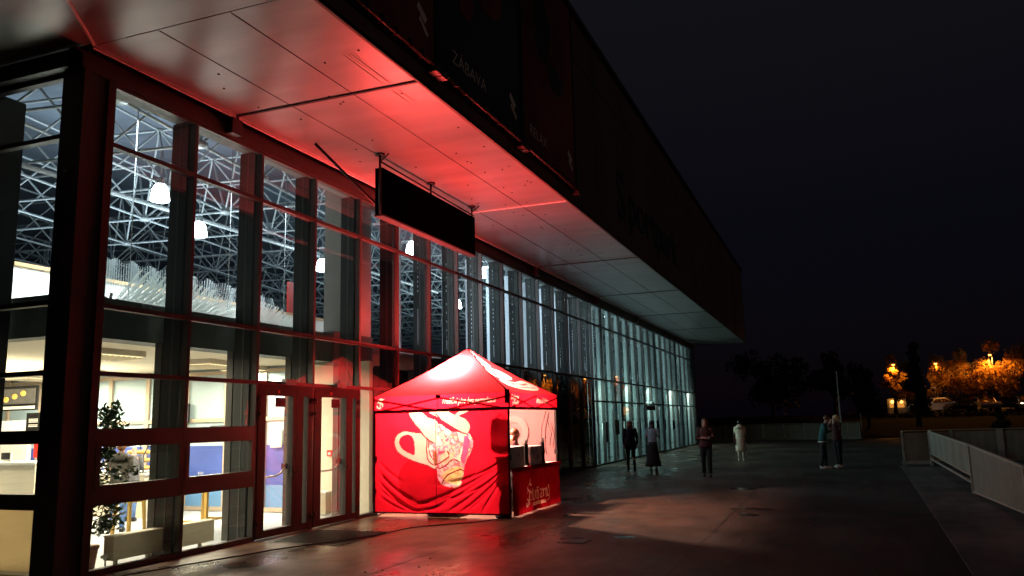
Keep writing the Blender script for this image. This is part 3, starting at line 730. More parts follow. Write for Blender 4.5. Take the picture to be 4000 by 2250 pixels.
for i, (x0, x1, m, lb, c2) in enumerate([(-9.6, -8.45, 'banner_a', 'red and green food picture board, left of the two above the till', 'red_plastic'),
                                        (-8.4, -7.2, 'banner_b', 'dark picture board with pale sandwich shapes above the till', 'sculpt_dark')]):
    t = thing('menu_board', lb, 'menu board', (x0, 12.5, 2.2), 0, 'picture boards above the till')
    s = MB(); s.box(0, x1-x0, 0, .04, 0, .52); s.build('board', M['black'], t, (0, 0, 0))
    s = MB(); s.box(.05, x1-x0-.05, -.012, -.002, .14, .46); s.build('picture', M[c2], t, (0, 0, 0))
    s = MB(); s.box(.05, x1-x0-.05, -.012, -.002, .03, .09); s.build('caption_strip', M['white_plastic'], t, (0, 0, 0))
    s = MB()
    for j in range(3): s.ball((.3+.25*j, -.02, .24+.06*j), .09, .012, .06, 8, 5)
    s.build('food_picture', M['leaf'] if i == 0 else M['yellow_wood'], t, (0, 0, 0))
t = thing('price_list', 'small black framed price list below the picture boards', 'price list', (-7.45, 12.48, 1.68))
s = MB(); s.box(0, .42, 0, .03, 0, .46); s.build('frame', M['black'], t, (0, 0, 0))
s = MB()
for j in range(5): s.box(.08, .34, -.006, -.001, .32-.03*j-.03*(j > 2), .335-.03*j-.03*(j > 2))
s.build('writing', M['white_plastic'], t, (0, 0, 0))
tag(MB().box(-9.0, -7.9, 12.9, 13.0, 0.01, 2.0).build('white_cupboard', M['white']), 'tall white cupboard behind the till', 'cupboard')
tag(MB().box(-7.7, -7.4, 12.9, 13.0, 1.2, 1.75).build('red_sign', M['red_plastic']), 'red sign on the wall behind the till', 'sign')
for (x, z, w, h, lb) in ((-5.45, 1.62, .34, .18, 'lower dark television screen on the pale blue partition'), (-4.85, 1.85, .30, .42, 'taller grey screen on the pale blue partition'),
                         (-3.95, 1.62, .55, .16, 'long dark screen low on the partition by the second bay')):
    t = thing('television', lb, 'television', (x, YP-.07, z))
    s = MB(); s.box(0, w, -.04, 0, 0, h); s.build('case', M['black'], t, (0, 0, 0))
    s = MB(); s.box(.015, w-.015, -.046, -.0405, .015, h-.015); s.build('screen', M['grey_knit'], t, (0, 0, 0))
tag(MB().box(-2.42, -2.14, YP-.075, YP-.055, 1.31, 1.69).build('notice_sheet', M['cream']), 'pale notice sheet on the blue partition behind the first door', 'notice')
t = thing('fire_alarm', 'small red fire alarm box on the cream wall behind the second door', 'fire alarm', (-.98, YP-.03, 1.12))
s = MB(); s.box(-.06, .06, -.05, 0, 0, .12); s.build('case', M['red_plastic'], t, (0, 0, 0))
s = MB(); s.box(-.03, .03, -.056, -.0505, .03, .08); s.build('cover', M['white_plastic'], t, (0, 0, 0))
t = thing('litter_bin', 'low cream box bin beside the cream wall behind the second door', 'bin', (-.98, YP-.25, .006))
s = MB(); s.box(-.11, .11, -.1, .1, .02, .42); s.build('body', M['radiator'], t, (0, 0, 0)); s = MB(); s.box(-.12, .12, -.11, .11, .42, .45); s.build('lid', M['white'], t, (0, 0, 0))
t = thing('bar_table', 'tall yellow wooden bar table behind the second window bay', 'table', (-1.55, 11.28, .006))
s = MB(); s.box(-.42, .42, -.40, .40, .84, .88); s.build('tabletop', M['yellow_wood'], t, (0, 0, 0))
for x in (-.3, .3):
    for y in (-.32, .28): s = MB(); s.bar((x, y, 0), (x*.9, y*.9, .84), .05, .05); s.build('leg', M['yellow_wood'], t, (0, 0, 0))
s = MB(); s.bar((-.28, -.30, .2), (.28, -.30, .2), .03, .04).bar((-.28, .26, .2), (.28, .26, .2), .03, .04).bar((.28, -.3, .23), (.28, .26, .23), .03, .04); s.build('stretcher', M['yellow_wood'], t, (0, 0, 0))
t = thing('napkin_holder', 'small wire napkin holder on the yellow bar table', 'napkin holder', (-1.6, 11.2, .89))
s = MB()
for j in range(4): s.tube([(-.04+.025*j, 0, 0), (-.05+.03*j, 0, .11)], .005, 5)
s.build('rack', M['steel'], t, (0, 0, 0)); s = MB(); s.box(-.05, .05, -.03, .03, 0, .03); s.build('base', M['steel'], t, (0, 0, 0))
t = thing('bar_stool', 'yellow wooden bar stool half hidden by the potted plant', 'stool', (-2.0, 10.1, .006))
s = MB(); s.box(-.17, .17, -.17, .17, .6, .64); s.build('seat', M['yellow_wood'], t, (0, 0, 0))
for x in (-.14, .14):
    for y in (-.14, .14): s = MB(); s.bar((x*1.2, y*1.2, 0), (x, y, .6), .04, .04); s.build('leg', M['yellow_wood'], t, (0, 0, 0))
for i, (y0, y1, lb) in enumerate([(8.15, 9.0, 'beige convector radiator behind the first window bay'), (9.25, 9.98, 'beige convector radiator behind the second window bay')]):
    t = thing('radiator', lb, 'radiator', (-.30, y0, .006), 0, 'radiators along the window')
    s = MB(); s.box(-.08, .08, 0, y1-y0, .08, .37); s.build('casing', M['radiator'], t, (0, 0, 0))
    s = MB(); s.box(-.09, .09, -.01, y1-y0+.01, .37, .385); s.build('grille', M['cream'], t, (0, 0, 0))
    for y in (.12, y1-y0-.2): s = MB(); s.bar((0, y, 0), (0, y, .08), .03, .05); s.build('leg', M['radiator'], t, (0, 0, 0))
    s = MB(); s.tube([(0, 0, .14), (0, -.1, .14)], .022, 8).tube([(0, -.04, .14), (0, -.04, 0)], .01, 6); s.build('valve', M['white_plastic'], t, (0, 0, 0))
# potted plant
t = thing('potted_plant', 'leafy green ficus in a terracotta pot behind the corner column', 'plant', (-.50, 8.0, .006))
s = MB(); s.loft([(0, 0, 0, .10, .10), (0, 0, .22, .13, .13), (0, 0, .25, .145, .145), (0, 0, .28, .145, .145)], 16); s.build('pot', M['terracotta'], t, (0, 0, 0))
s = MB(); s.tube([(0, 0, .2), (.03, .02, .6), (0, .05, 1.1), (.0, .1, 1.75)], [.018, .015, .012, .006], 6)
rg = random.Random(3)
brs = []
for j in range(30):
    z = .42+j*.05; a = rg.uniform(0, 2*PI); ln = rg.uniform(.18, .42)*(1.0 if z > .6 else .8)
    p = (0, .06*z, z); q = (ln*math.cos(a)*.8, ln*math.sin(a)+.10, z+rg.uniform(.0, .2)); s.tube([p, q], [.006, .003], 5); brs.append((p, q))
s.build('stem', M['bark'], t, (0, 0, 0))
s = MB()
for j in range(1900):
    p, q = rg.choice(brs); u = rg.uniform(.35, 1.15)
    c = Vector(p).lerp(Vector(q), u)+Vector((rg.gauss(0, .05), rg.gauss(0, .05), rg.gauss(0, .05)))
    d = Vector((rg.gauss(0, 1), rg.gauss(0, 1), rg.gauss(-.3, .6))).normalized(); n = d.cross(Vector((rg.gauss(0, 1), rg.gauss(0, 1), rg.gauss(0, 1)))).normalized()
    l = rg.uniform(.035, .065); w = l*.42; k2 = d.cross(n)*.01
    s.add([c-d*l, c-n*w+k2, c+d*l*.9, c+n*w+k2], [(0, 1, 2), (0, 2, 3)])
s.build('leaves', M['leaf'], t, (0, 0, 0))

# ------------------------------------------------------------------ sign hanging from the soffit
t = thing('hanging_sign', 'black rectangular box sign hanging from the soffit above the tent', 'sign', (1.3, 14.2, 6.5))
def TB(mb, n, m): return mb.build(n, m, t)
y0s, y1s, zt_s, zb_s, xs_ = 12.26, 16.32, 6.26, 5.40, 1.28
TB(MB().box(xs_-.15, xs_, y0s, y1s, zb_s, zt_s), 'sign_box', M['sign_black'])
TB(MB().box(xs_-.16, xs_+.012, y0s-.01, y1s+.01, zb_s-.03, zb_s), 'sign_frame', M['frame'])
for y in (12.16, 14.15, 16.15):
    h = MB(); h.tube([(xs_-.02, y+.05, 5.4 if y < 13 else zt_s), (xs_-.02, y+.05, 6.49)], .022, 8)
    h.loft([(xs_-.02, y+.05, 6.47, .09, .09), (xs_-.02, y+.05, 6.497, .09, .09)], 10)
    if y != 14.15: h.bar((xs_-.02, y+.05, 6.35), (xs_+.16, y+.05, 6.48), .02, .02)
    TB(h, 'hanger', M['black_metal'])
TB(MB().tube([(xs_-.15, y0s+.02, 5.6), (.55, 11.25, 6.49)], .026, 8), 'brace', M['black_metal'])
TB(MB().tube([(xs_-.02, y0s, 6.36), (xs_-.02, y1s, 6.30)], .016, 6), 'top_rail', M['black_metal'])

# ------------------------------------------------------------------ fascia banners
def banner(y0, y1, mat, word, ty, label, shapes):
    t = thing('facade_banner', label, 'banner', (3.5, y0, 6.74), 0, 'large banners hung on the dark upper storey')
    w = y1-y0
    s = MB(); s.quad((0, .03, .03), (0, w-.03, .03), (0, w-.03, 4.3), (0, .03, 4.3)); s.build('banner_sheet', mat, t, (0, 0, 0))
    s = MB(); s.tube([(.05, 0, 0), (.05, w, 0)], .03, 6)
    for j in range(10): yy = .15+j*(w-.3)/9; s.box(.0, .085, yy-.012, yy+.012, -.035, .08)
    s.build('bottom_rail', M['frame'], t, (0, 0, 0))
    for a_, b_ in ((-.03, .02), (w-.02, w+.03)): MB().box(-.01, .03, a_, b_, 0, 4.3).build('side_rail', M['frame_dark'], t, (0, 0, 0))
    for yy in (0.05, w-.05): s = MB(); s.box(-.08, .1, yy-.12, yy+.05, -.10, -.04); s.build('bracket', M['frame'], t, (0, 0, 0))
    s = MB()
    for (yy, z, ry, rz_) in shapes:
        s.add([(.006, yy+ry*math.cos(a*PI/8)*(1+.2*math.sin(a*2)), z+rz_*math.sin(a*PI/8)) for a in range(16)], [tuple(range(16))])
    s.build('picture', M['banner_b'] if mat is not M['banner_b'] else M['banner_a'], t, (0, 0, 0))
    s = MB(); s.bar((.01, w-.55, .75), (.01, w-.3, .60), .01, .12).bar((.01, w-.5, .58), (.01, w-.25, .40), .01, .07)
    s.build('emblem', M['banner_txt'], t, (0, 0, 0))
    if word:
        o = text(word, 'lettering', .30, M['banner_txt'], None, frame_mtx((.012, ty, .36), (0, 1, 0), (0, 0, 1)), .002, 0, -.004, 1.15)
        o.parent = t
banner(6.4, 9.95, M['banner_a'], '', 1, 'dark red banner nearest the camera on the upper storey', [(1.2, 2.6, .7, .9)])
banner(10.05, 13.45, M['banner_b'], 'Z\u00c1BAVA', .45, 'dark banner lettered ZÁBAVA on the upper storey', [(1.9, 2.9, .9, 1.1), (1.0, 1.6, .3, .3)])
banner(13.55, 16.9, M['banner_a'], 'RELAX', .35, 'dark banner lettered RELAX, farthest along the upper storey', [(1.3, 2.9, .5, .7), (2.1, 2.1, .5, .3)])

# ------------------------------------------------------------------ beer tent
TX0, TX1, TY0, TY1 = .14, 2.93, 13.95, 16.72
tent = thing('beer_tent', 'red pop up beer tent lit from inside beside the glass entrance', 'tent', ((TX0+TX1)/2, (TY0+TY1)/2, 0))
def TN(mb, n, m, p=None): return mb.build(n, m, p or tent)
ZE = 2.25; PK = Vector((1.51, 15.33, 3.23))
for (x, y) in ((TX0, TY0), (TX1, TY0), (TX1, TY1), (TX0, TY1)):
    sx = 1 if x < 1 else -1; sy = 1 if y < 15 else -1
    s = MB(); s.box(x-.02+.02*sx, x+.02+.02*sx, y-.02+.03*sy, y+.02+.03*sy, 1.1, ZE).box(x-.014+.02*sx, x+.014+.02*sx, y-.014+.03*sy, y+.014+.03*sy, .01, 1.1)
    s.box(x-.035+.02*sx, x+.035+.02*sx, y-.035+.03*sy, y+.035+.03*sy, 1.02, 1.12).box(x-.05+.02*sx, x+.05+.02*sx, y-.05+.03*sy, y+.05+.03*sy, 0, .015)
    s.box(x-.03+.02*sx, x+.03+.02*sx, y-.03+.03*sy, y+.03+.03*sy, .45, .52)
    TN(s, 'leg', M['black_metal'])
# canopy: four panels, sagging a little
def panel(A, B, n=12):
    s = MB(); A = Vector(A); B = Vector(B)
    for i in range(n+1):
        u = i/n
        for j in range(n+1):
            v = j/n; e = A.lerp(B, v); p = e.lerp(PK, u)
            sag = .05*math.sin(PI*u)*(1+.0*v)+.03*math.sin(PI*u)*math.sin(PI*v)
            p.z -= sag; s.v.append(tuple(p))
    for i in range(n):
        for j in range(n): a = i*(n+1)+j; s.f.append((a, a+1, a+n+2, a+n+1)); s.sm.append(True)
    return s
cs = [(TX0-.02, TY0-.02, ZE), (TX1+.02, TY0-.02, ZE), (TX1+.02, TY1+.02, ZE), (TX0-.02, TY1+.02, ZE)]
def smooth(pts, n=4, closed=True):
    r = []; N = len(pts)
    for i in range(N if closed else N-1):
        p0, p1, p2, p3 = [Vector(pts[(i+k-1) % N] if closed else pts[max(0, min(N-1, i+k-1))]) for k in range(4)]
        for j in range(n):
            t = j/n; r.append(tuple(.5*((2*p1)+(p2-p0)*t+(2*p0-5*p1+4*p2-p3)*t*t+(3*p1-p0-3*p2+p3)*t**3)))
    if not closed: r.append(tuple(pts[-1]))
    return r
class Raster:           # printed pattern: which cell of a cloth grid takes which dye
    def __init__(s, x0, x1, y0, y1, nx, ny): s.a = (x0, x1, y0, y1, nx, ny); s.g = {}
    def poly(s, pts, mi):
        x0, x1, y0, y1, nx, ny = s.a; n = len(pts)
        ja = max(0, int((min(p[1] for p in pts)-y0)/(y1-y0)*ny)-1); jb = min(ny-1, int((max(p[1] for p in pts)-y0)/(y1-y0)*ny)+1)
        for j in range(ja, jb+1):
            y = y0+(j+.5)/ny*(y1-y0); xc = []
            for k in range(n):
                (ax, ay), (bx, by) = pts[k][:2], pts[(k+1) % n][:2]
                if (ay > y) != (by > y): xc.append(ax+(y-ay)/(by-ay)*(bx-ax))
            xc.sort()
            for a, b in zip(xc[::2], xc[1::2]):
                i0 = max(0, math.ceil((a-x0)/(x1-x0)*nx-.5)); i1 = min(nx-1, math.floor((b-x0)/(x1-x0)*nx-.5))
                for i in range(i0, i1+1): s.g[i, j] = mi
    def line(s, pts, w, mi, sm=5):
        if sm: pts = smooth(pts, sm, False)
        for a, b in zip(pts[:-1], pts[1:]):
            a = Vector(a); b = Vector(b); d = b-a
            if d.length < 1e-6: continue
            n = Vector((-d.y, d.x)).normalized()*w/2; s.poly([tuple(a-n), tuple(b-n), tuple(b+n), tuple(a+n)], mi)
    def nib(s, strokes, nx, ny, ox, oy, sc, mi, sx=1):
        n = Vector((nx, ny))/2*sc
        for st in strokes:
            for a, b in zip(st[:-1], st[1:]):
                a = Vector((ox+a[0]*sc*sx, oy+a[1]*sc)); b = Vector((ox+b[0]*sc*sx, oy+b[1]*sc)); s.poly([tuple(a-n), tuple(a+n), tuple(b+n), tuple(b-n)], mi)
    def text(s, st, size, ox, oy, mi, shear=0, bold=0, sx=1):
        cu = D.curves.new('t', 'FONT'); cu.body = st; cu.size = size; cu.shear = shear; cu.offset = bold
        t = D.objects.new('t', cu); C.objects.link(t); bpy.context.view_layer.update()
        me = D.meshes.new_from_object(t.evaluated_get(bpy.context.evaluated_depsgraph_get()))
        for p in me.polygons: s.poly([(ox+me.vertices[i].co.x*sx, oy+me.vertices[i].co.y) for i in p.vertices], mi)
        D.objects.remove(t); D.curves.remove(cu); D.meshes.remove(me)
    def apply(s, mb, off=0):
        nx = s.a[4]
        for (i, j), m in s.g.items(): mb.mi[off+j*nx+i] = m
def rev(p): return p
can = MB()
for i in range(4):
    if i == 1: continue
    q = panel(cs[i], cs[(i+1) % 4]); can.add(q.v, q.f, True)
CN = 130
q = MB(); A_ = Vector(cs[1]); B_ = Vector(cs[2])
for j in range(CN+1):
    for i in range(CN+1):
        v_, u_ = i/CN, j/CN; p = A_.lerp(B_, v_).lerp(PK, u_); p.z -= .05*math.sin(PI*u_)+.03*math.sin(PI*u_)*math.sin(PI*v_); q.v.append(tuple(p))
for j in range(CN):
    for i in range(CN): a = j*(CN+1)+i; q.f.append((a, a+1, a+CN+2, a+CN+1))
off = len(can.f); can.add(q.v, q.f, True)
ra = Raster(0, 1, 0, 1, CN, CN)
for pts in ([(.10, .97), (.40, .97), (.60, .80), (.56, .68), (.30, .62), (.06, .72)], [(.06, .62), (.22, .57), (.46, .62), (.70, .57), (.74, .44), (.50, .37), (.22, .40), (.04, .50)], [(.16, .35), (.50, .32), (.88, .36), (.95, .22), (.74, .11), (.40, .12), (.18, .21)]):
    ra.poly(smooth(pts, 4), 1)
for pts in ([(.14, .54), (.30, .51), (.34, .46), (.22, .44), (.12, .47)], [(.26, .30), (.84, .29), (.84, .27), (.26, .28)], [(.34, .19), (.84, .19), (.82, .17), (.36, .17)], [(.55, .57), (.60, .58), (.62, .42), (.57, .42)], [(.42, .58), (.46, .58), (.48, .41), (.44, .41)],
            [(.20, .86), (.42, .90), (.44, .86), (.22, .80)], [(.26, .74), (.48, .79), (.48, .75), (.28, .70)]):
    ra.poly(pts, 2)
ra.text('PIVOVAR', .09, .36, .215, 2, 0, .002, 1.0)
ra.apply(can, off)
can = TN(can, 'canopy', [M['canopyred'], cloth('white_roof_print', (.8, .7, .65), (.75, .60, .55), .6, .06, 5), M['canopyred']])
s = MB(); s.tube([cs[1], Vector(cs[1]).lerp(PK, .5)-Vector((0, 0, .04)), PK], .012, 6).tube([cs[0], Vector(cs[0]).lerp(PK, .5)-Vector((0, 0, .04)), PK], .009, 6)
s.build('hip_seam', M['printdark'], can)
# valance
Z0V = 1.985
FOLDS = [(.98, .50, .30, .06, -.05, .020, 1.0), (.98, .48, .42, .02, -.03, .018, .8), (.98, .44, .55, .0, -.02, .018, .9), (.97, .40, .64, .0, -.03, .014, .7), (.99, .54, .52, .30, -.06, .016, .8),
         (.92, .30, .70, .02, -.02, .016, .6), (.96, .35, .80, .0, .0, .015, .6), (.02, .42, .34, .10, -.05, .020, 1.0), (.01, .34, .30, .03, -.04, .018, .8), (.02, .25, .40, .0, -.05, .016, .8), (.03, .16, .28, .0, -.02, .014, .6),
         (.02, .52, .22, .30, -.02, .018, .6), (.30, .10, .62, .20, -.05, .018, .7), (.25, .02, .60, .10, -.03, .016, .6), (.45, .28, .78, .40, -.05, .018, .5), (.55, .14, .85, .30, -.03, .014, .7)]
def wavy(A, B, z0, z1, nx, nz, amp, outward, seed, fold=0, diag=0):
    A = Vector((*A, 0)); B = Vector((*B, 0)); o = Vector((*outward, 0)); rr = random.Random(seed)
    ph = [rr.uniform(0, 6.28) for _ in range(6)]; s = MB()
    for j in range(nz+1):
        w = j/nz; z = z0+(z1-z0)*w
        for i in range(nx+1):
            u = i/nx
            d = amp*(math.sin(u*21+ph[0]+w*1.5)*.35+math.sin(u*9+ph[1]-w*2)*.6)*(1-.7*w)
            d += fold*math.sin(u*70+ph[2]+2*math.sin(u*8))*(.35+.65*(1-w))
            if diag:
                for (ua, wa, ub, wb, sag, wd, am) in FOLDS:
                    lo, hi = min(ua, ub), max(ua, ub)
                    if lo-.05 < u < hi+.05:
                        tt = min(1, max(0, (u-ua)/(ub-ua))); zc = wa+(wb-wa)*tt+sag*4*tt*(1-tt)
                        sl = abs(wb-wa)/abs(ub-ua); dist = (w-zc)/math.sqrt(1+.3*sl*sl)
                        ends = min(1, tt*5+.15)*min(1, (1-tt)*5+.1)
                        d += diag*am*ends*math.exp(-(dist/wd)**2)
                d += diag*.10*math.sin(u*33+w*9+ph[1])+diag*.12*math.sin(u*11-w*13+ph[2])
            d *= min(1, u*12)*min(1, (1-u)*12)
            p = A.lerp(B, u)+o*d; s.v.append((p.x, p.y, z))
    for j in range(nz):
        for i in range(nx): a = j*(nx+1)+i; s.f.append((a, a+1, a+nx+2, a+nx+1)); s.sm.append(True)
    return s
S_big = [[(.75, .86), (.55, 1.0), (.25, .86), (.28, .66), (.72, .46), (.78, .2), (.5, .0), (.18, .12)], [(.55, 1.0), (.5, .55)], [(.5, .5), (.46, 0)], [(.08, .30), (.18, .12), (.5, .0)], [(.75, .86), (.92, .95)], [(.28, .66), (.12, .52)]]
VX, VZ = 460, 42
v = wavy((TX0-.02, TY0-.02), (TX1+.02, TY0-.02), Z0V, ZE, VX, VZ, .008, (0, -1), 1)
ra = Raster(TX0-.02, TX1+.02, Z0V, ZE, VX, VZ)
ra.nib(S_big, .13, .14, .17, 2.02, .19, 1)
ra.text('Tradi\u010dn\u00ed pivo bez pasterizace', .150, 1.58, 2.075, 1, .35, .003, .62)
ra.apply(v)
off = len(v.f); q = wavy((TX1+.02, TY0-.02), (TX1+.02, TY1+.02), Z0V, ZE, VX, VZ, .008, (1, 0), 2); v.add(q.v, q.f, True)
ra = Raster(TY0-.02, TY1+.02, Z0V, ZE, VX, VZ)
ra.text('Svijany', .14, 14.04, 2.12, 1, .2, .003, 1.05); ra.text('pivovar', .10, 14.10, 2.03, 1, .2, .002, 1.1)
ra.text('Mistrn\u00e9 pivo', .16, 15.42, 2.07, 1, .35, .003, .85)
ra.apply(v, off)
for A, B, o, sd in (((TX1+.02, TY1+.02), (TX0-.02, TY1+.02), (0, 1), 3), ((TX0-.02, TY1+.02), (TX0-.02, TY0-.02), (-1, 0), 4)):
    q = wavy(A, B, Z0V, ZE, 40, 6, .008, o, sd); v.add(q.v, q.f, True)
val = TN(v, 'valance', [M['tentred'], M['printwhite']])
# frame: scissor trusses and bars
def scissor(A, B, z0, z1, n=4):
    s = MB(); A = Vector(A); B = Vector(B)
    for i in range(n):
        p = A.lerp(B, i/n); q = A.lerp(B, (i+1)/n)
        s.bar((p.x, p.y, z0), (q.x, q.y, z1), .022, .022); s.bar((p.x, p.y, z1), (q.x, q.y, z0), .022, .022)
    return s
i_ = .05
s = scissor((TX0+i_, TY0+i_), (TX1-i_, TY0+i_), 1.99, 2.22, 2)
for A, B, n in (((TX1-i_, TY0+i_), (TX1-i_, TY1-i_), 2), ((TX1-i_, TY1-i_), (TX0+i_, TY1-i_), 2), ((TX0+i_, TY1-i_), (TX0+i_, TY0+i_), 2)):
    q = scissor(A, B, 1.99, 2.22, n); s.add(q.v, q.f)
TN(s, 'scissor_frame', M['black_metal'])
s = MB()
s.box(TX0-.01, TX1+.01, TY0-.034, TY0-.006, Z0V-.055, Z0V+.0).box(TX1+.006, TX1+.034, TY0, TY1, Z0V-.05, Z0V)
s.box((TX0+TX1)/2-.07, (TX0+TX1)/2+.03, TY0-.035, TY0-.03, ZE-.06, ZE+.0).box(TX1-.05, TX1+.04, TY0-.05, TY0-.03, 2.05, 2.3)
s.box((TX0+TX1)/2-.03, (TX0+TX1)/2-.022, TY0-.034, TY0-.031, Z0V, ZE-.05)
TN(s, 'edge_band', M['printdark'])
# front side wall with folds and its printed beer mug
WX, WZ = 236, 156
wv = wavy((TX0-.0, TY0-.01), (TX1-.02, TY0-.01), .085, 1.93, WX, WZ, .012, (0, -1), 11, 0, .030)
ra = Raster(TX0, TX1-.02, .085, 1.93, WX, WZ); X_ = lambda pts, n=3: smooth([(p[0]+.03, p[1]) for p in pts], n)
ra.poly([(1.25+.60*math.cos(a*PI/16), .66+.5*math.sin(a*PI/16)) for a in range(32)], 1)
ra.poly(X_([(1.22, 1.02), (1.23, 1.5), (1.45, 1.72), (1.75, 1.56), (2.08, 1.54), (2.19, 1.34), (2.12, 1.14), (2.02, .97), (1.95, .64), (1.85, .54), (1.58, .58), (1.46, .72), (1.43, .88)]), 3)
outer = [(.98, 1.545), (.74, 1.575), (.585, 1.49), (.55, 1.36), (.61, 1.21), (.80, 1.09), (1.05, 1.0), (1.24, .95), (1.40, .88), (1.44, .96), (1.32, 1.08), (1.27, 1.22), (1.24, 1.50), (1.12, 1.53)]
inner = [(.87, 1.51), (.74, 1.50), (.66, 1.45), (.64, 1.36), (.69, 1.27), (.78, 1.20), (.88, 1.155), (.97, 1.14), (.975, 1.28), (.95, 1.42)]
ra.line(X_(outer)+[X_(outer)[0]], .04, 4, 0); ra.poly(X_(outer), 2); ra.poly(X_(inner), 0)
ra.poly(X_([(.87, 1.94), (.90, 1.83), (1.02, 1.68), (1.25, 1.45), (1.42, 1.36), (1.46, 1.73), (1.25, 1.83), (1.10, 1.94)]), 2)
ra.poly(X_([(1.31, 1.94), (1.45, 1.84), (1.62, 1.74), (1.85, 1.61), (2.06, 1.52), (2.13, 1.65), (2.04, 1.78), (1.91, 1.85), (2.10, 1.94)]), 2)
ra.poly(X_([(2.02, 1.48), (2.13, 1.36), (2.06, 1.12), (2.0, .96), (1.93, 1.06), (1.98, 1.25)]), 6)
ra.poly(X_([(1.36, 1.2), (1.44, 1.18), (1.46, .98), (1.38, .98)]), 8)
ra.poly(X_([(1.52, 1.12), (1.70, 1.20), (1.82, 1.14), (1.70, 1.0), (1.55, .96)]), 7)
ra.poly(X_([(1.56, .72), (1.66, .64), (1.88, .60), (1.95, .72), (1.97, .88), (1.86, .92), (1.70, .86), (1.60, .80)]), 5)
for pts in ([(1.42, 1.90), (1.62, 1.70), (1.84, 1.58), (2.08, 1.50)], [(.88, 1.80), (1.0, 1.66), (1.24, 1.43), (1.40, 1.35)], [(1.95, 1.84), (2.14, 1.93)], [(1.24, 1.45), (1.23, 1.2), (1.26, 1.04), (1.40, .95), (1.62, 1.05), (1.70, 1.12), (1.66, 1.2)],
            [(1.46, .88), (1.6, .92), (1.78, 1.05), (1.90, 1.0)], [(1.55, .62), (1.66, .76), (1.9, .86), (2.0, .84)]):
    ra.line([(p[0]+.03, p[1]) for p in pts], .024, 4)
ra.poly([(1.70, 1.94), (1.96, 1.94), (1.85, 1.86)], 0)
ra.apply(wv)
wall = TN(wv, 'side_wall', [M['tentred'], M['printcircle'], M['printwhite'], M['printpink'], M['printdark'], M['printyellow'], M['printmagenta'], M['printpearl'], M['printbrown']])
s = MB(); s.box(TX0-.01, TX1-.02, TY0-.03, TY0-.012, .06, .085).box(TX0-.02, TX0+.012, TY0-.03, TY0-.01, .06, 1.93); s.build('hem', M['printdark'], wall)
s = MB(); s.bar((1.47, TY0-.046, .1), (1.47, TY0-.044, 1.93), .008, .006); s.build('centre_seam', M['printdark'], wall)
# inner walls
TN(wavy((TX1-.02, TY1), (TX0, TY1), .02, 2.0, 50, 20, .014, (0, 1), 21, .004), 'back_wall', M['tentpale'])
TN(wavy((TX0, TY1), (TX0, TY0), .02, 2.0, 50, 20, .012, (-1, 0), 22, .004), 'left_wall', M['tentpale'])
s = MB()
for cx, cz, r0, r1 in ((1.95, 1.62, .20, .34),):
    for k in range(36):
        a, b = k*PI/18, (k+1)*PI/18
        s.quad(*[(cx+r*math.cos(q), TY1-.03, cz-.12+r*math.sin(q)) for r, q in ((r0, a), (r1, a), (r1, b), (r0, b))])
TN(s, 'back_print', M['tentpale2'])
s = MB(); s.tube([(2.72, TY1-.06, 1.93), (2.62, TY1-.08, 1.6), (2.60, TY1-.08, 1.2), (2.54, TY1-.08, .92)], .008, 5).tube([(2.75, TY1-.06, 1.7), (2.82, TY1-.06, 1.45), (2.78, TY1-.06, 1.2)], .008, 5)
TN(s, 'cord', M['black_metal'])
# counter skirt
SKX, SKZ = 330, 100
skm = wavy((TX1+.03, TY0+.05), (TX1+.03, TY1), .03, .86, SKX, SKZ, .03, (1, 0), 31, .012)
ra = Raster(TY0+.05, TY1, .03, .86, SKX, SKZ)
blk = [
 [(.62, 1.62), (.42, 1.78), (.16, 1.50), (.30, 1.24), (.66, 1.02), (.74, .70), (.46, .44), (.12, .60)], [(.42, 1.78), (.50, 2.1)], [(.42, 1.30), (.38, .44)], [(.12, .60), (-.05, .30), (.14, .02), (.42, .16), (.30, .42)], [(.30, 1.24), (.05, 1.05)], [(-.02, .28), (.2, .2)],
 [(.86, 1.20), (.98, 1.08), (.98, .52), (1.12, .40), (1.26, .54), (1.26, 1.16)], [(.90, 1.34), (.98, 1.08)],
 [(1.40, 1.12), (1.50, 1.02), (1.50, .50), (1.60, .42)], [(1.48, 1.32), (1.52, 1.26)],
 [(1.68, 1.12), (1.78, 1.02), (1.78, .30), (1.66, .12)], [(1.76, 1.32), (1.80, 1.26)],
 [(1.92, 1.10), (2.10, 1.14), (2.14, 1.02), (2.14, .50), (2.24, .42)], [(2.14, .86), (1.98, .76), (1.98, .50), (2.14, .46)],
 [(2.32, 1.10), (2.40, 1.02), (2.40, .46)], [(2.40, .98), (2.56, 1.10), (2.64, .98), (2.64, .50), (2.74, .42)],
 [(2.82, 1.12), (2.90, 1.02), (2.90, .56), (3.02, .44)], [(3.06, 1.34), (3.12, 1.10), (3.12, .50), (3.04, .22), (2.86, .06)],
 [(1.0, .16), (2.6, .16)], [(1.0, .02), (2.6, .02)]]
ra.nib(blk, .13, .12, 14.66, .13, .235, 1, 1.78)
ra.apply(skm)
sk = TN(skm, 'counter_skirt', [M['skirtred'], M['printcream']])
s = MB(); s.box(TX1+.02, TX1+.055, TY0+.03, TY1+.02, .80, .875); s.build('skirt_band', M['tentred'], sk)
s = MB(); s.box(TX1-.42, TX1+.02, TY0+.1, TY1-.05, .84, .872); TN(s, 'counter_board', M['white_plastic'])
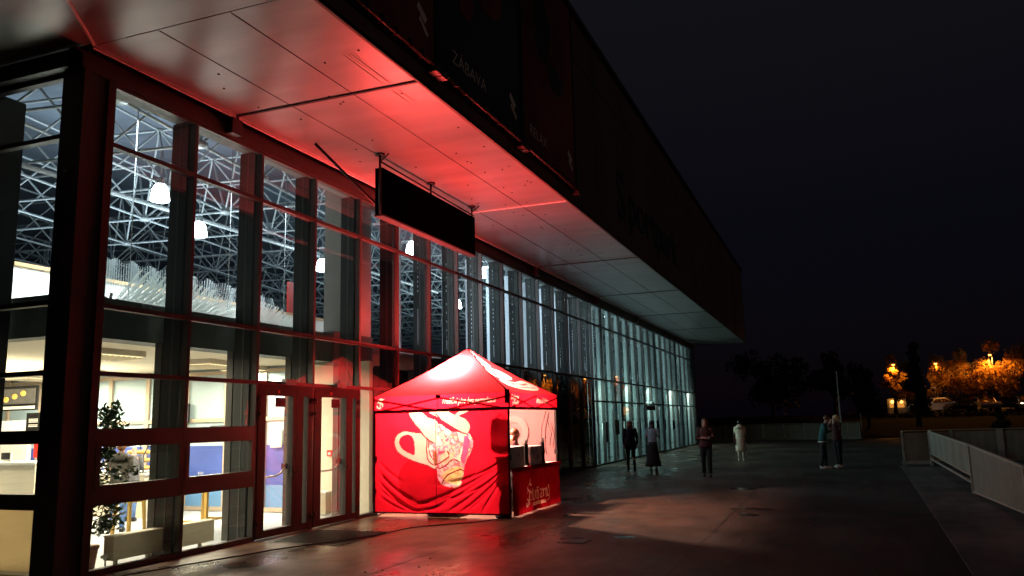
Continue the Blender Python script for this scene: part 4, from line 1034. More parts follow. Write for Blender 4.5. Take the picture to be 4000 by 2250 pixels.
# lamp in the tent
fl = thing('work_lamp', 'bright work lamp hung under the peak of the red tent', 'lamp', (1.36, 15.05, 2.70))
s = MB(); s.box(-.10, .10, .01, .07, -.08, .08); s.build('housing', M['black_metal'], fl, (0, 0, 0))
s = MB(); s.tube([(0, .04, .08), (.1, .2, .40)], .008, 5); s.build('hook', M['black_metal'], fl, (0, 0, 0))
light('tent_lamp', 'POINT', (1.36, 15.0, 2.66), 2500, (1, .56, .42), .10)
light('canopy_glow_fill', 'AREA', (1.5, 14.4, 3.27), 500, (1, .075, .065), 2.4, (R(180), 0, 0), sy=1.2)  # added red lamp above the peak, stands in for the glowing fabric
# things inside the tent
bz = .874
t = thing('drinks_cooler', 'plain white drinks cooler at the front corner of the tent counter', 'cooler', (2.72, 14.42, bz))
s = MB(); s.box(-.2, .18, -.36, .36, 0, .36); s.build('body', M['grey_box'], t, (0, 0, 0))
s = MB(); s.box(-.21, .19, -.37, .37, .36, .38); s.build('lid', M['white_plastic'], t, (0, 0, 0))
s = MB(); s.bar((.182, .0, .2), (.182, .14, .25), .012, .008); s.build('mark', M['black'], t, (0, 0, 0))
t = thing('drinks_dispenser', 'drinks dispenser with a mottled grey front between the two black taps', 'dispenser', (2.72, 15.46, bz))
s = MB(); s.box(-.2, .18, -.33, .33, 0, .34); s.build('body', pbr('mottled_vinyl', (.42, .34, .36), .35, 0, .9, 6), t, (0, 0, 0))
s = MB(); s.box(-.21, .19, -.34, .34, .34, .355); s.build('lid', M['white_plastic'], t, (0, 0, 0))
for yy, lb in ((14.97, 'black beer tap column nearer the white cooler'), (15.93, 'black beer tap column nearer the back wall of the tent')):
    t = thing('beer_tap', lb, 'beer tap', (2.86, yy, bz), 0, 'black beer taps on the tent counter')
    s = MB(); s.loft([(0, 0, 0, .07, .07), (0, 0, .03, .06, .07), (0, 0, .05, .045, .065), (0, 0, .40, .045, .065), (0, 0, .42, .03, .05)], 12); s.build('column', M['black'], t, (0, 0, 0))
    for dy in (-.05, .03): s = MB(); s.tube([(.02, dy, .40), (.03, dy, .50)], [.010, .014], 6); s.build('handle', M['black_metal'], t, (0, 0, 0))
    s = MB(); s.tube([(.04, 0, .25), (.09, 0, .25), (.09, 0, .18)], .01, 6); s.build('spout', M['steel'], t, (0, 0, 0))
t = thing('barrel', 'dark blue barrel inside the tent corner, showing under the wall', 'barrel', (2.70, 14.16, 0))
s = MB(); s.loft([(0, 0, 0, .14, .14), (0, 0, .03, .155, .155), (0, 0, .3, .165, .165), (0, 0, .56, .155, .155), (0, 0, .60, .14, .14)], 18); s.build('body', M['barrel'], t, (0, 0, 0))
s = MB()
for z in (.18, .42): s.loft([(0, 0, z-.012, .170, .170), (0, 0, z+.012, .170, .170)], 18)
s.build('hoop', M['black_metal'], t, (0, 0, 0)); s = MB(); s.loft([(0, 0, .60, .145, .145), (0, 0, .63, .145, .145)], 18); s.build('lid', M['black'], t, (0, 0, 0))
t = thing('hanging_bag', 'dark bag hanging inside the tent near the front right corner', 'bag', (2.52, 14.13, 1.70))
s = MB(); s.loft([(0, 0, -.26, .13, .03), (0, 0, -.22, .17, .05), (0, 0, 0, .17, .05), (0, 0, .2, .15, .04)], 12); s.build('body', M['blackcloth'], t, (0, 0, 0))
s = MB(); s.tube([(-.1, 0, .2), (0, 0, .3), (.1, 0, .2)], .01, 5); s.build('strap', M['black'], t, (0, 0, 0))
t = thing('storage_crate', 'low dark crate under the tent wall near its middle', 'crate', (1.5, 14.3, 0))
s = MB(); s.box(-.32, .32, -.2, .2, .01, .30); s.build('body', M['fin_mid'], t, (0, 0, 0)); s = MB(); s.box(-.34, .34, -.22, .22, .30, .33); s.build('lid', M['fin_mid'], t, (0, 0, 0))

# ------------------------------------------------------------------ entrance mat and cable
t = thing('entrance_grating', 'dark metal mesh grating set in the ground before the doors', 'grating', (.3, 10.5, .0))
s = MB(); s.box(0, 1.32, 0, 1.4, .001, .004); s.build('pit', M['black'], t, (0, 0, 0))
s = MB()
for j in range(45): s.box(j*.03, j*.03+.008, 0, 1.4, .004, .014)
for j in range(24): s.box(0, 1.32, j*.06, j*.06+.008, .004, .016)
s.build('mesh', M['frame_dark'], t, (0, 0, 0))
s = MB(); s.box(-.02, 0, -.02, 1.42, .002, .012).box(1.32, 1.34, -.02, 1.42, .002, .012).box(0, 1.32, -.02, 0, .002, .012).box(0, 1.32, 1.4, 1.42, .002, .012); s.build('rim', M['steel'], t, (0, 0, 0))
s = MB(); s.tube(smooth([(.35, 7.2), (.62, 8.3), (.89, 9.28), (1.02, 9.83), (1.29, 10.44), (1.48, 10.82), (1.65, 11.4), (1.79, 12.33), (2.16, 12.84), (2.6, 13.3), (2.86, 14.0)], 4, False) and
                 [(p[0], p[1], .022) for p in smooth([(.35, 7.2), (.62, 8.3), (.89, 9.28), (1.02, 9.83), (1.29, 10.44), (1.48, 10.82), (1.65, 11.4), (1.79, 12.33), (2.16, 12.84), (2.6, 13.3), (2.86, 14.0)], 4, False)], .011, 6)
tag(s.build('power_cable', M['black']), 'thin black power cable running along the ground to the red tent', 'cable')

# ------------------------------------------------------------------ fences
def fence_run(name, label, pts, h, group=None, post=.06, z=0, wide=()):
    t = thing(name, label, 'fence', (pts[0][0], pts[0][1], z)); 
    if group: t['group'] = group
    for i, (x, y) in enumerate(pts):
        w = post*(2.0 if i in wide else 1)
        t_ = MB().box(x-w/2, x+w/2, y-post/2, y+post/2, z, z+h); t_.build('post', M['fence_metal'], t)
    for (a, b) in zip(pts[:-1], pts[1:]):
        A = Vector((*a, 0)); B = Vector((*b, 0)); d = (B-A).normalized()*.05
        s = MB(); p, q = A+d, B-d; s.quad((p.x, p.y, z+.14), (q.x, q.y, z+.14), (q.x, q.y, z+h-.05), (p.x, p.y, z+h-.05)); s.build('mesh_panel', M['mesh_panel'], t)
    for (a, b) in zip(pts[:-1], pts[1:]):
        MB().bar((a[0], a[1], z+h+.012), (b[0], b[1], z+h+.012), .06, .025).build('handrail', M['fence_metal'], t)
        MB().bar((a[0], a[1], z+.12), (b[0], b[1], z+.12), .03, .035).build('rail', M['fence_metal'], t)
    return t
fence_run('railing', 'long pale perforated railing across the far end of the terrace', [(-1.9, 62), (-.5, 62), (.87, 62), (2.2, 62), (3.54, 62), (4.97, 62), (6.34, 62), (7.76, 62), (9.18, 62), (9.95, 62)], 1.12, post=.07, wide=(4,))
fence_run('railing', 'short end section of railing at the top of the ramp', [(10.44, 29.9), (11.28, 30.3)], 1.10)
t = thing('railing', 'perforated ramp railing descending toward the camera on the right', 'fence', (11.2, 29.6, 0))
RP = [(11.22, 29.7, 1.10, .42), (11.0, 19.5, 1.02, .40), (11.0, 14.2, .88, .20), (11.0, 10.6, .78, .22), (11.0, 6, .70, .2)]
for x, y, h, _ in RP: MB().box(x-.035, x+.035, y-.04, y+.04, 0, h).build('post', M['fence_metal'], t)
for i, ((xa, ya, ha, ba), (xb, yb, hb, bb)) in enumerate(zip(RP[:-1], RP[1:])):
    if i == 1: ba = .08
    MB().quad((xa, ya-.05, ba), (xb, yb+.05, bb), (xb, yb+.05, hb-.04), (xa, ya-.05, ha-.04)).build('mesh_panel', M['mesh_panel'], t)
    MB().bar((xa, ya-.041, ha-.01), (xb, yb+.041, hb-.01), .05, .04).build('handrail', M['fence_metal'], t)
    MB().bar((xa, ya-.041, ba-.015), (xb, yb+.041, bb-.015), .04, .035).build('rail', M['fence_metal'], t)
    if i == 0: MB().bar((xa, ya-.041, .22), (xb, yb+.041, .24), .03, .05).build('rail', M['fence_metal'], t)
fence_run('railing', 'perforated railing standing behind the ramp on the right', [(11.32, 30.5), (12.0, 31), (13.45, 31.2), (16.2, 31.6), (19.5, 32)], 1.10, post=.09, wide=(2,))
tag(MB().box(10.38, 11.35, 29.75, 29.86, .05, .17).box(-2.5, 10.05, 61.85, 62.0, 0, .12).build('kerb', M['concrete']), None, kind='structure')
t = thing('flagpole', 'tall thin white pole beyond the far railing', 'pole', (8.79, 64, 0))
s = MB(); s.tube([(0, 0, 0), (0, 0, 2), (-.0, 0, 4.75)], [.07, .06, .04], 10); s.build('pole', M['white'], t, (0, 0, 0)); s = MB(); s.ball((0, 0, 4.78), .06, .06, .05); s.build('finial', M['steel'], t, (0, 0, 0))
t = thing('marker_post', 'short thin pale post right of the far railing end', 'post', (10.15, 64, 0))
s = MB(); s.tube([(0, 0, 0), (0, 0, 1.7)], .03, 8); s.build('pole', M['fence_metal'], t, (0, 0, 0)); s = MB(); s.loft([(0, 0, 1.7, .035, .035), (0, 0, 1.73, .02, .02)], 8); s.build('cap', M['steel'], t, (0, 0, 0))

# ------------------------------------------------------------------ people
def skin_body(joints, edges, radii, name, mat, parent):
    me = D.meshes.new(name); me.from_pydata(joints, edges, []); me.update()
    o = D.objects.new(name, me); C.objects.link(o)
    m = o.modifiers.new('s', 'SKIN'); m.use_smooth_shade = True
    for i, r in enumerate(radii): me.skin_vertices[0].data[i].radius = (r, r)
    me.skin_vertices[0].data[0].use_root = True
    u = o.modifiers.new('u', 'SUBSURF'); u.levels = 1; u.render_levels = 1
    bpy.context.view_layer.update()
    me2 = D.meshes.new_from_object(o.evaluated_get(bpy.context.evaluated_depsgraph_get()))
    D.objects.remove(o); me2.materials.clear(); me2.materials.append(mat)
    b = D.objects.new(name, me2); C.objects.link(b); b.parent = parent; return b
def person(label, x, y, H, rz, outfit, arms='down', stride=0.0, lean=0.0, head=(0, 0), z=0):
    """local frame: facing -Y, 1.70 m tall, scaled to H"""
    t = thing('person', label, 'person', (x, y, z), rz); t.scale = (H/1.70,)*3
    J = []; E = []; Rr = []
    def v(p, r, par=None):
        J.append(p); Rr.append(r)
        if par is not None: E.append((par, len(J)-1))
        return len(J)-1
    ln = lean
    pel = v((0, 0, .92), .115); sp = v((0, -.02*ln, 1.08), .105, pel); ch = v((0, -.10*ln, 1.28), .125, sp); ne = v((0, -.16*ln-.0, 1.43), .055, ch)
    hx, hy = head
    hd0 = v((hx*.3, -.19*ln-.01+hy*.3, 1.49), .055, ne); hd = v((hx*.7, -.21*ln-.02+hy*.7, 1.57), .082, hd0); ht = v((hx, -.21*ln-.005+hy, 1.645), .062, hd)
    ns = v((hx*.7, -.21*ln-.11+hy*.7, 1.565), .014, hd)
    joints = {}
    for s, sd in ((-1, 'R'), (1, 'L')):
        sh = v((s*.17, -.10*ln+.01, 1.385), .055, ch)
        if arms == 'down': el = (s*.225, .02-.1*ln, 1.13); wr = (s*.225, -.06-.1*ln, .90); hd_ = (s*.215, -.08-.1*ln, .83)
        elif arms == 'phone': el = (s*.21, .0-.1*ln, 1.14); wr = (s*.11, -.22, 1.20); hd_ = (s*.06, -.27, 1.26)
        elif arms == 'cross': el = (s*.22, -.02, 1.13); wr = (s*.02, -.20, 1.12); hd_ = (-s*.06, -.20, 1.13)
        elif arms == 'face': el = (s*.20, -.08, 1.18); wr = (s*.10, -.18, 1.40); hd_ = (s*.07, -.16, 1.48)
        elif arms == 'pocket': el = (s*.26, .03, 1.14); wr = (s*.20, -.08, .95); hd_ = (s*.17, -.10, .90)
        e = v(el, .040, sh); w = v(wr, .026, e); pm = v(hd_, .030, w)
        dv = (Vector(hd_)-Vector(wr)).normalized(); side = dv.cross(Vector((0, -1, .2))).normalized()
        for k in range(4):
            b = Vector(hd_)+dv*.03+side*(-.026+.0175*k); tip = b+dv*(.05+(.012 if k in (1, 2) else 0))+Vector((0, -.012, 0))
            f1 = v(tuple(b), .0085, pm); v(tuple(tip), .007, f1)
        th = v(tuple(Vector(hd_)+side*.034-dv*.005), .0095, pm); v(tuple(Vector(hd_)+side*.05+dv*.03), .008, th)
        st = stride*s
        hp = v((s*.085, 0, .86), .088, pel); kn = v((s*.09, -.5*abs(st)*.3-st*.35, .47), .058, hp); an = v((s*.095, -st*.8+.03, .09), .037, kn); ft = v((s*.10, -st*.8-.12, .035), .033, an)
        joints[sd] = dict(sh=Vector(J[sh]), el=Vector(el), wr=Vector(wr), hp=Vector(J[hp]), kn=Vector(J[kn]), an=Vector(J[an]), ft=Vector(J[ft]))
    skin_body(J, E, Rr, 'body', M['skin'], t)
    O = (0, 0, 0)
    def torso(mb, rings): mb.loft(rings, 16)
    for part, mat in outfit:
        mt = M[mat]; mb = MB()
        if part in ('jacket', 'sweater', 'coat', 'long_coat', 'puffer'):
            k = {'jacket': 1.06, 'sweater': 1.0, 'coat': 1.1, 'long_coat': 1.12, 'puffer': 1.2}[part]
            zb_ = {'jacket': .86, 'sweater': .90, 'coat': .72, 'long_coat': .50, 'puffer': .42}[part]
            rings = [(0, .0, zb_, .175*k, .125*k)]
            if zb_ < .7: rings.append((0, 0, .7, .178*k, .132*k))
            rings += [(0, 0, .92, .172*k, .128*k), (0, -.02*ln, 1.08, .150*k, .112*k), (0, -.09*ln, 1.26, .172*k, .122*k), (0, -.10*ln, 1.36, .172*k, .10*k), (0, -.13*ln, 1.42, .10*k, .075*k), (0, -.15*ln, 1.455, .06*k, .06*k)]
            if part == 'puffer':
                r2 = []
                for a, b in zip(rings[:-1], rings[1:]):
                    n = max(1, int(abs(b[2]-a[2])/.045))
                    for i in range(n):
                        u = i/n; q = [a[j]+(b[j]-a[j])*u for j in range(5)]; q[3] += .010*math.sin(q[2]*70); q[4] += .010*math.sin(q[2]*70); r2.append(tuple(q))
                rings = r2+[rings[-1]]
            torso(mb, rings)
            for sd in 'RL':
                j = joints[sd]; q = .052*k; mb.tube([j['sh']+Vector((0, 0, .015)), j['sh'].lerp(j['el'], .5), j['el'], j['el'].lerp(j['wr'], .5), j['wr']], [q*1.1, q, q*.92, q*.8, q*.68], 10)
                mb.ball(tuple(j['sh']), q*1.18, q*1.18, q*1.15, 10, 6)
        elif part == 'trousers' or part == 'jeans':
            mb.loft([(0, 0, .80, .15, .115), (0, 0, .90, .158, .12), (0, 0, .98, .150, .112)], 14)
            for sd in 'RL':
                j = joints[sd]; mb.tube([j['hp']+Vector((0, 0, .03)), j['hp'].lerp(j['kn'], .5), j['kn'], j['kn'].lerp(j['an'], .45), j['an']+Vector((0, 0, .0))], [.095, .085, .066, .058, .050], 12)
        elif part == 'tights':
            for sd in 'RL':
                j = joints[sd]; mb.tube([j['hp'], j['kn'], j['kn'].lerp(j['an'], .4), j['an']], [.085, .062, .055, .042], 12)
        elif part == 'long_skirt':
            rr = []
            for i in range(9):
                u = i/8; z_ = .18+(.98-.18)*u; r_ = .27-.12*u**.8; rr.append((0, .01, z_, r_, r_*.8))
            mb.loft(rr, 26)
            for i, p in enumerate(mb.v):
                a = math.atan2(p[1], p[0]); f = 1+.05*math.sin(a*9)*(1-(p[2]-.18)/.8); mb.v[i] = (p[0]*f, p[1]*f, p[2])
        elif part == 'white_hem': mb.loft([(0, 0, .845, .192, .140), (0, 0, .875, .192, .140)], 16)
        elif part == 'shoes':
            for sd in 'RL':
                j = joints[sd]; m2 = MB(); a, f = j['an'], j['ft']
                m2.tube([(a.x, a.y+.03, .035), (a.x, a.y-.03, .05), (f.x, f.y+.03, .045), (f.x, f.y-.03, .028)], [.040, .050, .045, .030], 10)
                m2.tube([(a.x, a.y, .05), (a.x, a.y, .11)], [.046, .042], 10)
                m2.build('shoe', mt, t, O)
            continue
        elif part == 'hair_long':
            c = Vector((hx*.8, -.21*ln+.012+hy*.8, 1.60)); mb.ball(tuple(c), .098, .105, .105, 12, 8)
            mb.loft([(c.x, c.y+.07, 1.18, .05, .025), (c.x, c.y+.07, 1.28, .095, .045), (c.x, c.y+.055, 1.42, .105, .06), (c.x, c.y+.03, 1.56, .098, .075)], 12)
        elif part == 'hair_bob':
            c = Vector((hx*.8, -.21*ln+.018+hy*.8, 1.595)); mb.ball(tuple(c), .10, .102, .105, 12, 8)
            mb.loft([(c.x, c.y+.035, 1.42, .085, .05), (c.x, c.y+.03, 1.50, .104, .075), (c.x, c.y+.02, 1.58, .10, .085)], 12)
        elif part == 'hair_short': c = Vector((hx*.9, -.21*ln+.016+hy*.9, 1.615)); mb.ball(tuple(c), .090, .10, .088, 12, 8)
        elif part == 'hood': mb.loft([(0, .05, 1.36, .15, .10), (0, .06, 1.42, .17, .12), (0, .06, 1.48, .13, .11), (0, .05, 1.51, .08, .08)], 14)
        elif part == 'collar': mb.loft([(0, -.1*ln, 1.40, .10, .085), (0, -.15*ln, 1.47, .075, .07)], 12)
        elif part == 'handbag':
            mb.box(.22, .30, -.10, .12, .72, .96); m2 = MB(); m2.tube([(.26, -.06, .96), (.24, 0, 1.12), (.26, .08, .96)], .01, 6); m2.build('bag_strap', mt, t, O); mb.build('handbag', mt, t, O); continue
        nm = {'hair_long': 'hair', 'hair_bob': 'hair', 'hair_short': 'hair', 'long_coat': 'coat', 'puffer': 'coat', 'white_hem': 'shirt_hem', 'long_skirt': 'skirt'}.get(part, part)
        mb.build(nm, mt, t, O)
    # eyes and mouth
    for s in (-1, 1):
        e = MB(); e.ball((hx*.7+s*.030, -.21*ln-.094+hy*.7, 1.585), .010, .006, .006, 6, 4); e.build('eye', M['black'], t, O)
    e = MB(); e.ball((hx*.7, -.21*ln-.090+hy*.7, 1.525), .022, .008, .006, 8, 4); e.build('mouth', M['red_plastic'], t, O)
    return t
def rzto(dx, dy): return math.atan2(dy, dx)+PI/2      # face direction (dx,dy)
person('person with red hair in dark coat and black tights walking by the far glass', 2.0, 27.3, 1.66, rzto(-.3, 1), [('coat', 'navy'), ('tights', 'blackcloth'), ('shoes', 'shoe_dark'), ('hair_bob', 'hair_red')], 'down', .30, .2)
person('person with long black hair, grey sweater and long black skirt', 2.82, 26.95, 1.66, rzto(0, 1), [('sweater', 'greyblue'), ('long_skirt', 'blackcloth'), ('shoes', 'shoe_dark'), ('hair_long', 'hair_black')], 'phone', .03, .35, (.02, -.03))
person('person in dark maroon top and black trousers facing the camera', 4.87, 24.6, 1.68, rzto(.1, -1), [('jacket', 'maroon'), ('trousers', 'blackcloth'), ('shoes', 'shoe_dark'), ('hair_bob', 'hair_red')], 'cross', .16, .1, (.02, -.02))
person('person in long cream padded coat seen from behind', 4.94, 33.3, 1.56, rzto(-.1, 1), [('puffer', 'puffer'), ('hood', 'puffer'), ('tights', 'puffer'), ('shoes', 'shoe_white'), ('hair_short', 'hair_black'), ('handbag', 'maroon')], 'phone', .04, .5, (0, -.04))
person('person in dark teal jacket with white hem, left of the close pair', 8.02, 28.3, 1.68, rzto(1, .1), [('jacket', 'teal'), ('white_hem', 'shoe_white'), ('trousers', 'blackcloth'), ('shoes', 'shoe_white'), ('hair_short', 'hair_brown')], 'phone', .10, .7, (.02, -.05))
person('person with blond hair in dark clothes, right of the close pair', 8.46, 28.9, 1.70, rzto(-.75, -.6), [('jacket', 'maroon'), ('trousers', 'blackcloth'), ('shoes', 'shoe_white'), ('hair_bob', 'hair_blond')], 'face', .05)
person('person with long brown hair serving behind the tent counter', 2.50, 15.2, 1.58, rzto(.7, .4), [('jacket', 'maroon'), ('trousers', 'blackcloth'), ('shoes', 'shoe_dark'), ('hair_long', 'hair_brown')], 'phone', 0, .3)
person('bald person in grey jumper and blue jeans standing at the snack counter', -4.28, 12.3, 1.46, rzto(-.5, 1), [('jacket', 'grey_knit'), ('jeans', 'denim'), ('shoes', 'shoe_dark')], 'phone', .03, .5)
person('person in olive hooded jacket and jeans behind the potted plant', -3.2, 11.0, 1.52, rzto(-.7, 1), [('jacket', 'olive'), ('hood', 'olive'), ('jeans', 'denim'), ('shoes', 'shoe_dark'), ('hair_short', 'hair_brown')], 'phone', .03, .3)
person('person with dark hair in red top behind the till', -4.55, 11.3, 1.72, rzto(.5, -1), [('jacket', 'red_plastic'), ('trousers', 'blackcloth'), ('shoes', 'shoe_dark'), ('hair_bob', 'hair_black')], 'down', 0)

# ------------------------------------------------------------------ background: trees, street lamps, cars
def tree(label, x, y, z, h, cw, mat, n=2600, leaf=.22, seed=1, cz0=.35, shape=1.0, name='tree', group=None, limbs=9):
    t = thing(name, label, 'tree', (x, y, z)); rr = random.Random(seed)
    if group: t['group'] = group
    s = MB(); s.tube([(0, 0, 0), (.05*h*.2, 0, h*.25), (0, .02*h, h*.55), (.02*h, 0, h*.85)], [.035*h, .025*h, .015*h, .004*h], 8)
    cl = []
    for k in range(limbs):
        a = k*2.4+rr.uniform(-.3, .3); z0 = h*(cz0*.75+.5*rr.random()*(1-cz0)); L_ = cw*rr.uniform(.5, .95)*shape
        q = Vector((L_*math.cos(a), L_*math.sin(a), min(h*.95, z0+L_*rr.uniform(.4, .9))))
        s.tube([(0, 0, z0), q*.5+Vector((0, 0, z0*.5)), q], [.012*h, .008*h, .003*h], 6); cl.append((q, cw*rr.uniform(.28, .46)))
    for k in range(8 if cw > 1.4 else 34):
        a = rr.uniform(0, 6.28); u = rr.random(); r_ = cw*.6*math.sqrt(rr.random())*(1-.5*u)
        cl.append((Vector((r_*math.cos(a), r_*math.sin(a), h*(cz0+.1+(.86-cz0)*u))), cw*rr.uniform(.25, .42)))
    s.build('trunk', M['bark'], t, (0, 0, 0))
    f = MB()
    for k in range(n):
        c, r_ = cl[k % len(cl)]
        d = Vector((rr.gauss(0, 1), rr.gauss(0, 1), rr.gauss(0, .8))).normalized()*r_*rr.random()**.4
        p = c+d; a = Vector((rr.gauss(0, 1), rr.gauss(0, 1), rr.gauss(0, 1))).normalized(); b = a.cross(Vector((rr.gauss(0, 1), rr.gauss(0, 1), rr.gauss(0, 1)))).normalized()
        l = leaf*rr.uniform(.6, 1.3); f.add([p-a*l, p-b*l*.5, p+a*l, p+b*l*.5], [(0, 1, 2, 3)])
    f.build('crown', mat, t, (0, 0, 0)); return t
ZP = 1.62
def street_lamp(label, x, y, h, power):
    t = thing('street_lamp', label, 'street lamp', (x, y, ZP), 0, 'orange street lamps by the car park')
    s = MB(); s.tube([(0, 0, 0), (0, 0, h-.3), (.0, -.2, h), (0, -.6, h+.08)], [.08, .05, .045, .04], 8); s.build('pole', M['fence_metal'], t, (0, 0, 0))
    s = MB(); s.loft([(0, -.75, h-.0, .10, .24), (0, -.75, h+.12, .13, .28), (0, -.75, h+.18, .06, .15)], 12); s.build('lamp_head', M['fence_metal'], t, (0, 0, 0))
    s = MB(); s.ball((0, -.75, h-.04), .14, .24, .09, 10, 6); s.build('lamp_glass', M['sodium'], t, (0, 0, 0))
    sl = light('sodium_light', 'SPOT', (x, y-.75, ZP+h-.30), power*.20, (1, .36, .06), .12)
    sl.data.spot_size = R(168); sl.data.spot_blend = .25
street_lamp('orange street lamp in the leftmost lit tree', 14.35, 92.0, 4.95, 4200)
street_lamp('orange street lamp between the dark cypress and the big lit trees', 18.25, 92.5, 4.9, 2400)
street_lamp('highest orange street lamp, on the right above the parked cars', 23.0, 92.0, 5.5, 6500)
street_lamp('orange street lamp at the right edge of the car park', 29.2, 90, 4.2, 5200)
grp = 'autumn trees round the car park'
for (x, y, h, cw, n, lf, sd, lb) in ((14.2, 91.7, 6.0, 1.1, 2400, .13, 1, 'small tree lit bright orange, leftmost by the car park'),
        (15.8, 93.6, 5.2, 1.5, 2600, .14, 2, 'dim round tree right of the leftmost lit tree'),
        (18.3, 92.0, 5.9, 1.3, 2300, .13, 3, 'tree behind the second orange street lamp'),
        (20.7, 92.3, 5.9, 2.1, 3400, .14, 4, 'broad tree left of the highest street lamp'),
        (23.1, 91.3, 6.7, 2.1, 3700, .14, 5, 'broad tree glowing orange around the highest street lamp'),
        (26.0, 92.6, 6.9, 2.4, 3400, .14, 6, 'broad dim tree right of the highest street lamp'),
        (29.4, 89.6, 7.2, 2.7, 3400, .15, 8, 'large reddish lit tree at the right edge')):
    tree(lb, x, y, ZP, h, cw, M['leaf_tree'], n+500, lf, sd, .26, group=grp)
tree('tall narrow dark cypress standing before the lit trees', 14.55, 72, .6, 6.6, 1.0, M['leaf_dark'], 2600, .17, 9, .05, .8, 'cypress_tree')
tree('dark bushy tree between the cypress and the far railing', 11.0, 74, .6, 4.6, 1.3, M['leaf_dark'], 2200, .17, 10, .15, 1, 'tree')
tree('dark shrub low before the car park, in line with the short railing section', 19.2, 66, .0, 1.5, .6, M['leaf_dark'], 1600, .08, 12, .1, 1, 'shrub')
tree('dark treetop mass behind the end of the sports hall', 3.0, 82, 1.2, 6.5, 3.2, M['leaf_dark'], 3000, .22, 13, .2, 1, 'tree')
tree('dark broad tree behind the middle of the far railing', 8.5, 84, 1.3, 6.2, 2.6, M['leaf_dark'], 3000, .2, 14, .2, 1, 'tree')
# hedge in front of the car park
s = MB(); rr = random.Random(5)
for k in range(9000):
    x = rr.uniform(9, 60); y = rr.uniform(80, 83.5); z = terrain(x, y)+rr.uniform(0, .32)*(.6+.4*math.sin(x*.8))
    a = Vector((rr.gauss(0, 1), rr.gauss(0, 1), rr.gauss(0, 1))).normalized(); b = a.orthogonal().normalized(); p = Vector((x, y, z)); l = rr.uniform(.08, .18)
    s.add([p-a*l, p-b*l*.6, p+a*l, p+b*l*.6], [(0, 1, 2, 3)])
tag(s.build('hedge', M['leaf_dark']), 'low dark hedge along the front of the car park', 'hedge', kind='stuff')

def car(label, x, y, rz, paint, van=False, lamps=None):
    t = thing('van' if van else 'parked_car', label, 'van' if van else 'car', (x, y, ZP+.01), rz, 'cars parked beyond the railing' if not van else None)
    if van:
        prof = [(-2.4, .35), (-2.4, 1.2), (-2.0, 1.35), (-1.5, 2.1), (2.4, 2.2), (2.45, .35)]; W = .95
        wins = [[(-1.9, 1.3), (-1.45, 1.95), (-.9, 1.95), (-.9, 1.3)], [(-.7, 1.3), (-.7, 1.95), (.6, 1.95), (.6, 1.3)], [(.8, 1.3), (.8, 1.95), (2.1, 1.95), (2.1, 1.3)]]
    else:
        prof = [(-2.1, .32), (-2.15, .62), (-1.95, .82), (-1.05, .92), (-.35, 1.38), (.95, 1.42), (1.7, 1.0), (2.1, .92), (2.15, .5), (2.05, .32)]; W = .86
        wins = [[(-.9, .95), (-.33, 1.32), (.25, 1.34), (.25, .95)], [(.33, .95), (.33, 1.34), (.92, 1.35), (1.45, 1.0)]]
    def yw(z): return W if z < .95 else W-.22*(z-.95)/.5*(.5 if van else 1)
    s = MB(); n = len(prof)
    s.add([(px, -yw(pz), pz) for px, pz in prof]+[(px, yw(pz), pz) for px, pz in prof], [tuple(range(n)), tuple(range(2*n-1, n-1, -1))]+[(i, (i+1) % n, (i+1) % n+n, i+n) for i in range(n)])
    b = s.build('body', paint, t, (0, 0, 0))
    md = b.modifiers.new('b', 'BEVEL'); md.width = .05; md.segments = 2
    for wv in wins:
        for sd in (-1, 1):
            s = MB(); s.poly([(px, sd*(yw(pz)+.012), pz) for px, pz in wv]); s.build('window', M['carglass'], t, (0, 0, 0))
    s = MB(); f0, f1 = (prof[3], prof[4]) if not van else (prof[2], prof[3])
    s.quad((f0[0]-.0, -.68, f0[1]+.03), (f0[0], .68, f0[1]+.03), (f1[0]-.04, .6, f1[1]), (f1[0]-.04, -.6, f1[1])); s.build('windscreen', M['carglass'], t, (0, 0, 0))
    for wx in (-1.32, 1.32):
        for sd in (-1, 1):
            s = MB(); s.tube([(wx, sd*(W-.18), .31), (wx, sd*(W+.015), .31)], .31, 18); w_ = s.build('wheel', M['tyre'], t, (0, 0, 0))
            s = MB(); s.tube([(wx, sd*(W+.016), .31), (wx, sd*(W+.022), .31)], .17, 12); s.build('rim', M['steel'], w_, (0, 0, 0))
    for sd in (-1, 1):
        s = MB(); s.ball((-2.08 if not van else -2.4, sd*.6, .66), .05, .13, .07, 8, 5); s.build('headlight', M['headl'] if lamps == 'head' else M['white_plastic'], t, (0, 0, 0))
        s = MB(); s.box(2.08 if not van else 2.44, 2.17 if not van else 2.47, sd*.62-.12, sd*.62+.12, .70, .82); s.build('tail_light', M['tail'] if lamps == 'tail' else M['red_plastic'], t, (0, 0, 0))
CP = {'silver': pbr('silver_car_paint', (.35, .36, .37), .28, .6), 'dark': pbr('dark_car_paint', (.02, .02, .025), .25, .2), 'red': pbr('red_car_paint', (.22, .02, .015), .28, .2), 'white': pbr('white_car_paint', (.7, .7, .68), .3), 'blue': pbr('blue_car_paint', (.03, .05, .12), .25, .3), 'beige': pbr('beige_car_paint', (.40, .34, .24), .3, .3)}
car('dark van with lit lamps at the left end of the car park', 17.7, 97.5, R(185), CP['dark'], True, 'head')
